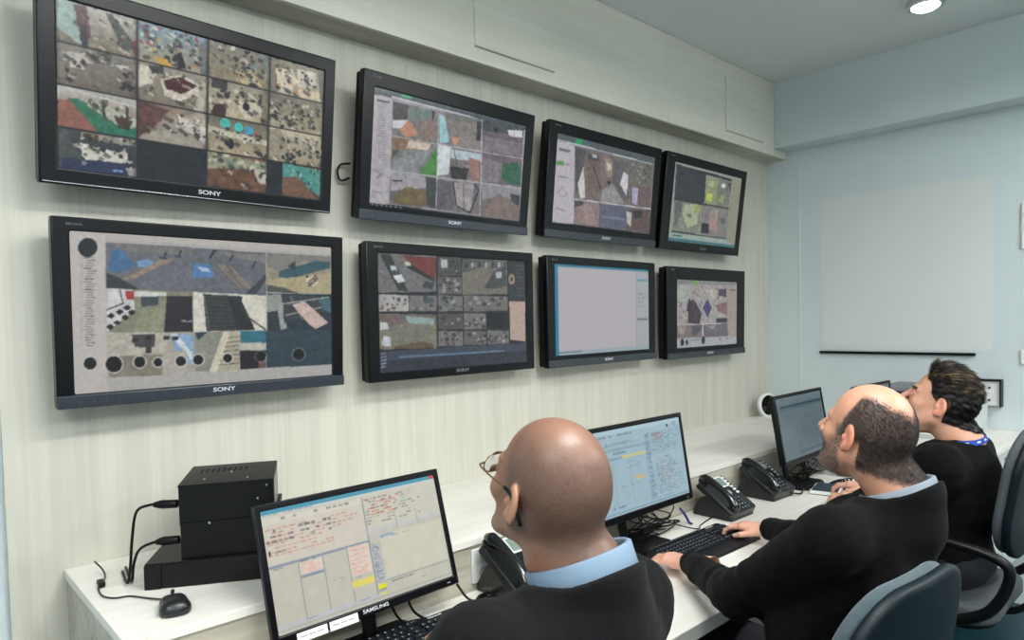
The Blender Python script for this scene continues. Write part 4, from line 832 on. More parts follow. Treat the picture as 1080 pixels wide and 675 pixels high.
# ------------------------------------------------------------------ desk telephones
def telephone(lab, x, y, yaw, light=False, cord=None):
    t = thing('desk_telephone', lab, 'telephone', (x, y, DT), yaw, 'black desk telephones')
    w, d = .20, .19
    tilt = math.radians(33)
    # wedge stand
    pr = [(-d / 2, .0), (d / 2, .0), (d / 2, .022), (.055, .085), (.02, .088), (-d / 2, .018)]
    mb = MB(); n = len(pr); x0, x1 = -w / 2 + .012, w / 2 - .012
    mb.add([(x0, a, b) for a, b in pr] + [(x1, a, b) for a, b in pr], [tuple(range(n)), tuple(reversed(range(n, 2 * n)))] + [(i, n + i, n + (i + 1) % n, (i + 1) % n) for i in range(n)])
    mb.build('stand', M['phone'], t, bevel=.004)
    F = T((0, -d / 2, .020)) @ Rx(tilt)     # face plate frame: x right, y up the slope, z out of the face
    L = .205
    MB(F).prism(rrect(-w / 2, -.004, w / 2, L, .016), -.004, .020, top=rrect(-w / 2 + .003, 0, w / 2 - .003, L - .004, .014)).build('face_plate', M['phone'], t, bevel=.003)
    MB(F).prism(rrect(-.012, L - .062, .062, L - .014, .004), .0202, .0225).build('display', M['lcd'], t, bevel=.0008)
    MB(F).frame((-.018, L - .068, .068, L - .008), (-.012, L - .062, .062, L - .014), 0, .003, M=T((0, 0, .0202)) @ Matrix(((1, 0, 0, 0), (0, 0, 1, 0), (0, 1, 0, 0), (0, 0, 0, 1)))).build('display_frame', M['white'] if light else M['grytrim'], t)
    for k in range(6): MB(F @ T((.076, L - .02 - k * .018, .0202))).box((0, 0, .0012), (.018, .010, .0024)).build('line_key', M['white'] if light else M['phbtn'], t)
    for j in range(4):
        for i in range(3):
            kk = MB(F @ T((.000 + i * .022, .070 - j * .0185, .0202))).prism(rrect(-.008, -.006, .008, .006, .002, 2), 0, .003).build('dial_key', M['key'], t)
            MB(F @ T((.000 + i * .022, .070 - j * .0185, .0234))).box((0, 0, 0), (.006, .006, .0003)).build('key_legend', M['phbtn'], kk)
    MB(F @ T((.022, .106, .0202))).lathe([(.014, 0), (.0135, .003), (.006, .0035)], 18).build('navigation_key', M['phbtn'], t, smooth='auto')
    # handset along the left side
    hs = MB(F @ T((-w / 2 + .032, 0, .020)))
    hs.tube([(0, .008, .008), (0, .022, .020), (0, .06, .034), (0, .11, .037), (0, .16, .034), (0, .192, .022), (0, .212, .010)], [.012, .0195, .0145, .013, .0145, .0205, .013], 14, 5, flat=1.0)
    hs  .build('handset', M['handset'], t, smooth=True)
    for yy in (.022, .192): MB(F @ T((-w / 2 + .032, yy, .0205))).lathe([(.024, 0), (.022, .008), (.012, .009)], 18).build('handset_cup', M['phone'], t, smooth='auto')
    return t
p1 = telephone('black desk telephone against the riser between the spreadsheet monitor and the man in glasses', 1.365, -.70, .0, light=True)
p2 = telephone('black desk telephone with a silver display right beside the pale blue form monitor', 2.475, -.72, -.02, light=True)
p3 = telephone('black desk telephone with coiled cord between the other telephone and the third monitor', 2.862, -.70, -.05)
p2.scale = (.92, .92, .92); p3.scale = (.95, .95, .95)
coil = []
for k in range(90):
    u_ = k / 89; a = k * 1.25; bx_, by_ = 3.04 + .33 * u_, -.80 - .10 * u_ - .02 * math.sin(u_ * 6)
    coil.append((bx_ + .004 * math.cos(a), by_ + .009 * math.cos(a), DT + .011 + .007 * math.sin(a)))
cable('coiled_cord', [(2.90, -.80, DT + .02), (2.97, -.815, DT + .006)] + coil, .0032, M['blk'], 'black coiled telephone cord lying on the desk towards the bearded man', cat='cord')
cable('cable', [(2.66, -.66, DT + .006), (2.70, -.635, DT + .02), (2.76, -.62, DT + .01), (2.83, -.64, DT + .006)], .004, M['white'], 'short white cable between the two telephones')
# wall socket in the riser
t = thing('power_socket', 'white power socket plate on the riser beside the nearest telephone', 'socket', (1.30, YR + .0035, .813))
MB().span((-.038, -.008, -.05), (.038, 0, .05)).build('plate', M['white'], t, bevel=.002)
for z in (-.022, .022): MB(T((0, -.0085, z)) @ Rx(PI / 2)).lathe([(.015, -.0004), (.0145, .0012), (.004, .001)], 20).build('outlet', M['offwhite'], t, smooth='auto')

# ------------------------------------------------------------------ recorder boxes on the counter
def ubox(lab, name, x, y, deg, w, d, h, z, front=None, screws=()):
    t = thing(name, lab, 'electronic box', (x, y, z), math.radians(deg), None)
    MB().span((0, 0, 0), (w, d, h)).build('case', M['steelblk'], t, bevel=.0015)
    MB().span((-.0008, -.0015, h - .004), (w + .0008, d * .98, h + .0012)).build('lid', M['steelblk'], t, bevel=.0005)
    for q in screws:
        if q[1] == 'f': MB(T((q[0] * w, -.0016, q[2] * h)) @ Rx(PI / 2)).lathe([(.0034, 0), (.003, .0012), (.001, .0016)], 10).build('screw', M['chrome'], t, smooth='auto')
        else: MB(T((q[0] * w, q[1] * d, h + .0012))).lathe([(.003, 0), (.0028, .0012), (.001, .0016)], 10).build('screw', M['chrome'], t, smooth='auto')
    return t
t = ubox('wide flat black recorder box lying at the bottom of the stack on the counter', 'video_recorder', .465, -.323, -30.5, .36, .19, .062, CT)
MB().span((-.002, -.006, .001), (.036, -.0005, .060)).build('front_ear', M['steelblk'], t, bevel=.001)
MB().span((.037, -.004, .002), (.358, -.0005, .060)).build('front_cover', M['steelblk'], t, bevel=.001)
vent = MB()
b2_ = ubox('middle black metal box in the stack, resting on the flat recorder', 'power_supply_box', .540, -.352, -28, .225, .24, .089, CT + .0635, screws=((.92, 'f', .55), (.3, 'f', .97)))
b1_ = ubox('top black metal box in the stack on the counter with silver screws', 'power_supply_box', .5385, -.3525, -26.5, .222, .25, .093, CT + .0635 + .0905, screws=((.93, 'f', .84), (.83, 'f', .50), (.24, .22, 0), (.71, .15, 0), (.5, .5, 0)))
sl = MB()
for k in range(9): sl.span((.03 + k * .014, .14, .0943), (.036 + k * .014, .19, .0947))
sl.build('vent_slot', M['blkmat'], b1_)
MB().span((.2225, .0, .001), (.2245, .2, .092)).build('side_plate', M['grytrim'], b1_)
def plug_cable(z0, zz, lab, side):
    c = cable('power_cable', [(.538, -.33, zz), (.52, -.322, zz), (.495, -.312, zz), (.462, -.30, zz - .012), (.447, -.29, zz - .06), (.443, -.285, CT + .06), (.442, -.27, CT + .012), (.46, -.15, CT + .006), (.50, -.05, CT + .006)], .0035, M['blk'], lab)
    return c
c = cable('power_cable', [(.512, -.312, CT + .20), (.488, -.295, CT + .20), (.462, -.28, CT + .185), (.452, -.272, CT + .12), (.447, -.265, CT + .05), (.44, -.26, CT + .008), (.455, -.15, CT + .005)], .0035, M['blk'], 'black power cable plugged into the top box of the stack')
MB().tube([(.541, -.335, CT + .20), (.512, -.312, CT + .20), (.496, -.30, CT + .20)], [.010, .011, .006], 10, 3).build('plug', M['blk'], c, smooth=True)
c = cable('power_cable', [(.512, -.312, CT + .108), (.49, -.297, CT + .105), (.465, -.28, CT + .09), (.455, -.262, CT + .05), (.452, -.25, CT + .006), (.47, -.12, CT + .005)], .0035, M['blk'], 'black power cable plugged into the middle box of the stack')
MB().tube([(.541, -.335, CT + .11), (.512, -.312, CT + .108), (.497, -.302, CT + .106)], [.010, .011, .006], 10, 3).build('plug', M['blk'], c, smooth=True)
# computer mouse with its curling lead
ms = surfnet(lambda P: smax(smin(cap(P, (-.010, -.020, .010), (-.010, .024, .008), .023, .020), cap(P, (.010, -.020, .010), (.010, .024, .008), .023, .020), .012), -(P[:, 2] + 0.0), .004), (-.04, -.06, -.01), (.04, .06, .05), .0018)
mouse = link('computer_mouse', np_mesh('computer_mouse', *ms), M['phone'])
mouse.location = (.475, -.505, CT + .0005); mouse.rotation_euler = (0, 0, math.radians(-12)); mouse.scale = (1.0, 1.05, 1.0); tag(mouse, 'small black mouse on the near end of the raised counter', 'mouse')
MB().tube([(0, .030, .034), (0, .040, .028)], [.0045, .0045], 12, 1).build('scroll_wheel', M['phone'], mouse, smooth=True)
MB().box((0, .036, .0315), (.0012, .03, .002)).build('button_gap', M['blkmat'], mouse)
c = cable('mouse_cable', [(.483, -.458, CT + .009), (.455, -.40, CT + .004), (.425, -.345, CT + .003), (.395, -.33, CT + .003), (.378, -.29, CT + .003), (.385, -.22, CT + .004), (.41, -.17, CT + .004), (.415, -.13, CT + .014), (.405, -.09, CT + .03)], .0022, M['phone'], 'thin grey lead of the mouse curling over the counter end')
MB().box((.392, -.215, CT + .009), (.014, .034, .013)).build('cable_clip', M['blk'], c, bevel=.003)

# ------------------------------------------------------------------ cables on the desk
cable('power_cable', [(1.13, -.70, .825), (1.17, -.69, .775), (1.215, -.675, DT + .006), (1.24, -.668, DT + .005)], .0035, M['blk'], 'black cable hanging from the corner of the spreadsheet monitor')
t = tag(MB().tube([(1.215, -.680, DT + .009), (1.235, -.672, DT + .010), (1.262, -.662, DT + .009)], [.006, .010, .006], 10, 3).build('inline_switch', M['blk'], smooth=True), 'small black inline switch on the cable beside the spreadsheet monitor', 'switch')
cable('cable', [(1.262, -.66, DT + .006), (1.29, -.635, DT + .006), (1.32, -.63, DT + .02), (1.345, -.64, DT + .03)], .003, M['blk'], 'thin black cable from the inline switch back to the nearest telephone')
cable('cable', [(1.262, -.665, DT + .004), (1.28, -.69, DT + .004), (1.305, -.68, DT + .004), (1.335, -.655, DT + .01)], .003, M['blk'], 'thin black cable from the inline switch along the front of the nearest telephone')
cable('cable', [(1.212, -.68, DT + .004), (1.15, -.70, DT + .004), (1.08, -.665, DT + .004), (1.0, -.64, DT + .004)], .0022, M['blk'], 'thin black cable running left from the inline switch under the spreadsheet monitor')
def tangle(cx, cy, n, lab, grp, sx=.13, sy=.05, seed=3, up=.10):
    g = np.random.default_rng(seed)
    for i in range(n):
        pts = [(cx + g.uniform(-.03, .03), cy + .03, DT + up + g.uniform(0, .05))]
        for k in range(5): pts.append((cx + g.uniform(-.2, 1) * sx, cy + g.uniform(-1, .7) * sy, DT + .008 + .028 * g.uniform(0, 1) + (up * .5 if k == 0 else 0)))
        cable('cable', pts, .0023, M['blk'], lab, grp)
tangle(1.99, -.655, 11, 'thin black cable in the tangle behind the foot of the pale blue form monitor', 'tangled cables behind the middle monitor', sx=.22, seed=5)
tangle(3.25, -.68, 8, 'thin black cable in the tangle behind the foot of the third monitor', 'tangled cables behind the third monitor', sx=.20, seed=8)
for k in range(2):
    cable('cable', [(.93 + k * .05, -.66, .86), (.96 + .05 * k, -.665, .78), (1.0 + .05 * k, -.672, DT + .005), (1.03 + k * .02, -.665, DT + .005)], .0035, M['blk'], ('left', 'right')[k] + ' one of the two black cables dropping behind the foot of the nearest monitor')
cable('cable', [(2.17, -.70, DT + .02), (2.22, -.76, DT + .005), (2.28, -.74, DT + .004), (2.4, -.72, DT + .004), (2.46, -.74, DT + .004)], .0024, M['blk'], 'thin black cable crossing the desk between the middle keyboard and telephone')
cable('network_cable', [(2.25, -.665, .80), (2.262, -.68, .775), (2.275, -.69, DT + .005), (2.262, -.71, DT + .005)], .005, M['bluecab'], 'short blue network cable at the corner of the pale blue form monitor')

# ------------------------------------------------------------------ printer on the side cabinet
t = thing('printer', 'grey and white multifunction printer on the side cabinet behind the dark haired man', 'printer', (4.02, -1.02, .905), math.radians(-90))
w, d = .44, .40
MB().prism(rrect(-w / 2, -d / 2, w / 2, d / 2, .02), 0, .15).build('printer_body', M['offwhite'], t, bevel=.004)
MB().prism(rrect(-w / 2 + .004, -d / 2 + .004, w / 2 - .004, d / 2 - .004, .02), .1505, .185).build('middle_band', M['prgrey'], t, bevel=.003)
MB().prism(rrect(-w / 2, -d / 2, w / 2, d / 2, .02), .1855, .245, top=rrect(-w / 2 + .02, -d / 2 + .02, w / 2 - .02, d / 2 - .02, .02)).build('scanner_lid', M['prgrey'], t, bevel=.004)
MB().span((-w / 2 + .04, -d / 2 - .004, .155), (w / 2 - .04, -d / 2 + .003, .18)).build('output_slot', M['blkmat'], t)
MB().span((-w / 2 + .02, -d / 2 - .012, .192), (w / 2 - .02, -d / 2 - .0005, .232)).build('control_panel', M['grytrim'], t, bevel=.004)
MB().span((-w / 2 + .03, -d / 2 - .006, .02), (w / 2 - .03, -d / 2 - .0005, .10)).build('paper_drawer', M['white'], t, bevel=.002)
for s_ in (-1, 1):
    g_ = MB()
    for k in range(6): g_.span((s_ * w / 2 - .001, .02, .158 + k * .004), (s_ * w / 2 + .002, .12, .160 + k * .004))
    g_.build('side_grille', M['blkmat'], t)

# white shell with dark inside leaning in the corner behind the third monitor
hm = thing('desk_fan', 'white rimmed round desk fan with dark inside in the corner behind the third monitor', 'fan', (4.10, -.10, .897), math.radians(-20)); hm.scale = (.72, .72, .72)
MB(T((0, 0, .105)) @ Rx(PI / 2 - .1)).lathe([(.088, .02), (.100, .022), (.106, .0), (.103, -.02), (.094, -.022), (.090, -.01)], 36, cap=False).build('rim', M['white'], hm, smooth=True)
MB(T((0, 0, .105)) @ Rx(PI / 2 - .1)).lathe([(.0895, -.012), (.075, -.020), (.02, -.024)], 32).build('rear_housing', M['blkmat'], hm, smooth='auto')
for k in range(5):
    MB(T((0, 0, .105)) @ Rx(PI / 2 - .1) @ Rz(k * 2 * PI / 5) @ T((.045, 0, .004)) @ Rx(.5)).prism([(-.03, -.008), (.03, -.022), (.036, .018), (-.03, .008)], -.001, .001).build('blade', M['blk'], hm)
MB(T((0, 0, .105)) @ Rx(PI / 2 - .1)).lathe([(.018, -.018), (.018, .012), (.008, .016)], 20).build('hub', M['blk'], hm, smooth='auto')
MB().prism(rrect(-.06, -.045, .06, .045, .03), 0, .012).build('foot', M['white'], hm, bevel=.003)
# notebook under the far man's hand
nb = thing('notebook', 'dark blue notebook with white page edges on the desk at the far end', 'notebook', (3.10, -.865, DT), math.radians(14))
MB().span((-.085, -.05, 0), (.085, .05, .003)).build('back_cover', M['kbd'], nb, bevel=.001)
MB().span((-.083, -.048, .0032), (.083, .048, .017)).build('pages', M['paper'], nb)
MB().span((-.078, -.043, .0172), (.078, .043, .0202)).build('front_cover', mat('notebook_blue', (40, 56, 72), .5), nb, bevel=.001)
# ------------------------------------------------------------------ office chairs
M['fabric'] = mat('grey_teal_fabric', (52, 68, 74), .9, noise=((60, 60, 60), .12, 3), bump=(500, .3, .001), sheen=.2)
M['shell'] = mat('dark_teal_shell', (4, 19, 25), .5, spec=.25)
M['fab2'] = mat('grey_fabric', (70, 76, 80), .9, noise=((60, 60, 60), .12, 3), bump=(500, .3, .001))
_cm = {}
def rb(P, cy, cz, hw, hh, r, t, curve, k=.016):
    x, y, z = P[:, 0], P[:, 1] - cy - curve * P[:, 0] ** 2, P[:, 2] - cz
    qx = np.abs(x) - (hw - r); qz = np.abs(z) - (hh - r)
    d2 = np.hypot(np.maximum(qx, 0), np.maximum(qz, 0)) + np.minimum(np.maximum(qx, qz), 0) - r
    return smax(d2, np.abs(y) - t, k) * .9
def chair(lab, x, y, yaw, arms=False, fab='fabric', lift=0, group=None):
    t = thing('office_chair', lab, 'chair', (x, y, 0), yaw, group); U_ = T((0, 0, lift))
    def sm(key, f, lo, hi, h):
        if key not in _cm: _cm[key] = np_mesh(key, *surfnet(f, lo, hi, h, 1))
        return _cm[key]
    def rbs(P, cz, hx, hy, r, th, k=.016):   # seat cushion: lies flat
        x_, y_ = P[:, 0], P[:, 1]; z_ = P[:, 2] - cz
        qx = np.abs(x_) - (hx - r); qy = np.abs(y_) - (hy - r)
        d2 = np.hypot(np.maximum(qx, 0), np.maximum(qy, 0)) + np.minimum(np.maximum(qx, qy), 0) - r
        return smax(d2, np.abs(z_ + .25 * x_ ** 2) - th, k) * .9
    def put(nm, key, f, lo, hi, h, m, Mx=None):
        me = sm(key, f, lo, hi, h)
        if me.users and len(me.materials): me = me.copy(); me.materials.clear()
        return link(nm, me, m, t, M=Mx)
    put('seat', 'seat', lambda P: rbs(P, .47, .235, .23, .09, .032), (-.27, -.27, .40), (.27, .27, .53), .008, M[fab], U_)
    put('seat_pan', 'seat_pan', lambda P: rbs(P, .432, .22, .215, .09, .012, .008), (-.25, -.25, .38), (.25, .25, .47), .008, M['blkmat'], U_)
    B = T((0, -.235, .662 + lift)) @ Rx(math.radians(9))
    put('backrest', 'backrest', lambda P: rb(P, 0, .19, .222, .212, .15, .017, .45, .022), (-.26, -.06, -.06), (.26, .12, .46), .006, M[fab], B)
    put('back_shell', 'back_shell', lambda P: rb(P, -.026, .19, .228, .218, .155, .012, .45, .010), (-.26, -.08, -.06), (.26, .12, .46), .006, M['shell'], B)
    MB(U_).tube([(0, -.12, .42), (0, -.24, .43), (0, -.30, .52), (0, -.315, .68)], .024, 10, 6, flat=.45).build('back_support', M['blk'], t, smooth=True)
    MB().lathe([(.028, .11), (.028, .26), (.018, .262), (.018, .40 + lift), (.05, .405 + lift), (.05, .418 + lift)], 20).build('column', M['blk'], t, smooth='auto')
    for k in range(5):
        a = k * 2 * PI / 5 + .3
        MB(Rz(a)).tube([(.02, 0, .12), (.12, 0, .115), (.26, 0, .085), (.30, 0, .075)], [.026, .022, .017, .014], 10, 4, flat=.7).build('leg', M['blk'], t, smooth=True)
        MB(Rz(a) @ T((.30, 0, .030)) @ Rx(PI / 2)).lathe([(.012, -.022), (.028, -.020), (.030, -.006), (.012, -.003), (.012, .003), (.030, .006), (.028, .020), (.012, .022)], 18).build('caster', M['blkmat'], t, smooth='auto')
    if arms:
        for s_ in (-1, 1):
            a_ = MB(U_).tube([(s_ * .15, .0, .418), (s_ * .24, .02, .43), (s_ * .275, .02, .50), (s_ * .28, .06, .64), (s_ * .28, .04, .685), (s_ * .28, -.08, .70), (s_ * .28, -.24, .675), (s_ * .275, -.275, .62), (s_ * .27, -.22, .50), (s_ * .24, -.10, .43), (s_ * .15, -.08, .418)], .016, 10, 6, flat=1.2).build('armrest', M['blk'], t, smooth=True)
    return t
chair('grey and teal office chair with rounded back behind the bearded man', 1.388, -1.445, math.radians(-6))
chair('grey office chair with black loop armrests under the dark haired man', 2.73, -1.40, math.radians(0), True, 'fab2', lift=.11)
chair('grey and teal office chair under the bald man in glasses, below the picture edge', .80, -1.46, 0)
# ------------------------------------------------------------------ people
M['skin'] = mat_attr('skin', .42, .45, bump=(260, .12, .001), sss=.03)
M['knit'] = mat('black_knit', (6, 7, 9), .92, spec=.2, bump=(420, .35, .0012), sheen=.03)
M['knit2'] = mat('black_wool', (5, 5, 6), .95, spec=.15, bump=(420, .35, .0012), sheen=.02)
M['trouser'] = mat('dark_trousers', (24, 26, 34), .9, bump=(300, .2, .001))
M['shoe'] = mat('black_shoe', (16, 15, 15), .35)
M['collarblue'] = mat('pale_blue_shirt', (108, 130, 150), .8, bump=(500, .15, .0006))
M['collargrey'] = mat('grey_shirt', (118, 127, 137), .8, bump=(500, .15, .0006))
M['black'] = M['knit']
M['hair'] = mat_attr('hair', .5, .4)
M['gold'] = mat('glasses_metal', (150, 120, 80), .25, metal=.9)
M['glass'] = mat('lens_glass', (250, 252, 252), .02, trans=1.0)
M['lanyard'] = mat('blue_lanyard', (24, 72, 170), .6)

def headR(yaw, pitch, roll=0):
    """columns: right, forward, up ; yaw clockwise from +Y, pitch up"""
    return rot('z', -yaw) @ rot('x', pitch) @ rot('y', roll)

def head_sdf(o):
    jw = o.get('jaw', 1.0); er = o.get('ear', 1.0); ns = o.get('nose', 1.0); fat = o.get('fat', 0.0)
    def f(P):
        A = P.copy(); A[:, 0] = np.abs(A[:, 0])
        d = ell(P, (0, -.008, .034), (.0765, .093, .087))
        d = smin(d, ell(P, (0, -.040, .008), (.064, .060, .060)), .03)
        d = smin(d, ell(P, (0, .030, -.028), (.058 * jw, .062, .082)), .03)
        d = smin(d, cap(A, (.046 * jw, .002, -.050), (.020 * jw, .066, -.096), .022 + fat, .018 + fat * .6), .022)
        d = smin(d, ell(P, (0, .074, -.099), (.020, .018, .016)), .016)
        d = smin(d, cap(A, (.008, .088, .024), (.040, .072, .024), .010, .009), .012)
        d = smin(d, ell(A, (.040, .060, -.020), (.022, .020, .020)), .018)
        d = smax(d, -ell(A, (.031, .098, .004), (.017, .014, .012)), .012)
        d = smin(d, ell(A, (.030, .0785, .003), (.0145, .0130, .0125)), .003)
        d = smin(d, cap(P, (0, .090, .014), (0, .112 + .004 * ns, -.024), .0075, .0105 * ns), .010)
        d = smin(d, ell(A, (.011 * ns, .103, -.031), (.0085 * ns, .0105, .0075)), .006)
        d = smin(d, ell(P, (0, .0865, -.058), (.024, .0115, .0060)), .006)
        d = smin(d, ell(P, (0, .0855, -.068), (.021, .0115, .0062)), .006)
        d = smax(d, -ell(P, (0, .104, -.0628), (.024, .010, .0018)), .003)
        # ears
        Re = rot('z', 24) @ rot('x', -10)
        e = ell(A, (.0825, -.010, -.002), (.0065, .0185 * er, .0315 * er), Re)
        e = smin(e, ell(A, (.079, -.002, -.026), (.006, .009, .011)), .006)
        e = smax(e, -ell(A, (.0895, -.004, .002), (.0065, .0105 * er, .020 * er), Re), .004)
        e = smin(e, ell(A, (.0815, .0035, -.004), (.0045, .004, .007)), .004)
        d = smin(d, e, .006)
        if fat: 
            d = smin(d, ell(P, (0, .035, -.098), (.042, .040, .020 + fat)), .02)
        if o.get('nape'):
            for z_ in (-.062, -.085): d = smin(d, cap(A, (0, -.073, z_), (.042, -.050, z_ - .004), .018, .016), .012)
        return d
    return f

def hand_sdf(curl, thumb=0.0, spread=1.0):
    K = [((.0285, .086, .003), (.040, .024, .020), .0092), ((.0095, .093, .006), (.044, .028, .021), .0094), ((-.0095, .088, .004), (.041, .026, .020), .0088), ((-.0270, .078, .0), (.032, .020, .018), .0078)]
    segs = []
    for i, (k, Ls, r) in enumerate(K):
        p = np.array(k); a = 0; sp = math.radians((1.5 - i) * 4.5 * spread); c = curl[i]
        for j, L in enumerate(Ls):
            a += math.radians(c[j]); dv = np.array([math.sin(sp) * math.cos(a), math.cos(sp) * math.cos(a), -math.sin(a)])
            q = p + dv * L; segs.append((p.copy(), q.copy(), r * (1 - .10 * j), r * (1 - .10 * (j + 1)))); p = q
    tips = [s[1] for s in segs[2::3]]
    th = [(.018, .016, -.006), (.040, .046, -.012), (.050 + thumb, .078, -.018), (.049 + thumb, .102, -.024)]
    def f(P):
        d = None
        for (k, _, r), w in zip(K, (.016, .005, -.006, -.016)):
            e = cap(P, (w, .0, .0), k, .0125, r + .0035); d = e if d is None else smin(d, e, .014)
        d = smin(d, ell(P, (-.016, .040, -.010), (.014, .032, .012)), .012)
        d = smin(d, ell(P, (.020, .035, -.010), (.014, .028, .012)), .012)
        fg = None
        for n_, (a, b, ra, rb_) in enumerate(segs):
            e = cap(P, a, b, ra, rb_); 
            if n_ % 3: cur = smin(cur, e, .003)
            else: cur = e
            if n_ % 3 == 2: fg = cur if fg is None else np.minimum(fg, cur)
        d = smin(d, fg, .006)
        t_ = smin(cap(P, th[0], th[1], .016, .0125), cap(P, th[1], th[2], .0115, .0100), .006); t_ = smin(t_, cap(P, th[2], th[3], .0098, .0078), .003)
        d = smin(d, t_, .012)
        d = smin(d, cap(P, (0, -.10, 0), (0, .01, 0), .030, .0235), .014)
        return d
    return f, tips

def strands(name, parent, V, Nr, mask, n, length, rad, comb, lift, colfn, droop=0.0, seed=1, jitter=.25, keep=None):
    g = np.random.default_rng(seed); p = np.clip(mask, 0, None); p = p / p.sum()
    idx = g.choice(len(V), n, p=p); P0 = V[idx] + g.normal(size=(n, 3)) * .0008; Nn = Nr[idx]
    Cb = comb(P0) if callable(comb) else np.tile(comb, (n, 1)); Cb = Cb - (Cb * Nn).sum(1, keepdims=True) * Nn
    Cb /= np.linalg.norm(Cb, axis=1, keepdims=True) + 1e-9
    L = (length(P0) if callable(length) else np.full(n, length)) * g.uniform(.7, 1.25, n)
    D1 = Nn * lift + Cb * (1 - lift) + g.normal(size=(n, 3)) * jitter * .5; D1 /= np.linalg.norm(D1, axis=1, keepdims=True)
    D2 = D1 * .5 + Cb * .7 - Nn * .12 + np.array([0, 0, -droop]) + g.normal(size=(n, 3)) * jitter * .3; D2 /= np.linalg.norm(D2, axis=1, keepdims=True)
    P1 = P0 + D1 * (L * .5)[:, None]; P2 = P1 + D2 * (L * .5)[:, None]
    S = np.cross(D1, Nn + 1e-3); S /= np.linalg.norm(S, axis=1, keepdims=True) + 1e-9; U = np.cross(S, D1)
    R = rad * g.uniform(.7, 1.3, n)[:, None]
    vs = []
    for a in (0, 2.094, 4.189): vs.append(P0 - Nn * .001 + (S * math.cos(a) + U * math.sin(a)) * R)
    for a in (0, 2.094, 4.189): vs.append(P1 + (S * math.cos(a) + U * math.sin(a)) * R * .8)
    vs.append(P2)
    VV = np.stack(vs, 1).reshape(-1, 3); o = np.arange(n) * 7
    tr = [(0, 1, 4), (0, 4, 3), (1, 2, 5), (1, 5, 4), (2, 0, 3), (2, 3, 5), (3, 4, 6), (4, 5, 6), (5, 3, 6)]
    F = np.concatenate([np.stack([o + a, o + b, o + c], 1) for a, b, c in tr])
    me = np_mesh(name, VV, F); col = colfn(P0, g); set_col(me, np.repeat(col, 7, 0)); return me

def ss(x, a, b): t = np.clip((x - a) / (b - a), 0, 1); return t * t * (3 - 2 * t)
def mixc(C, c, m): return C * (1 - m[:, None]) + lin(c) * m[:, None]

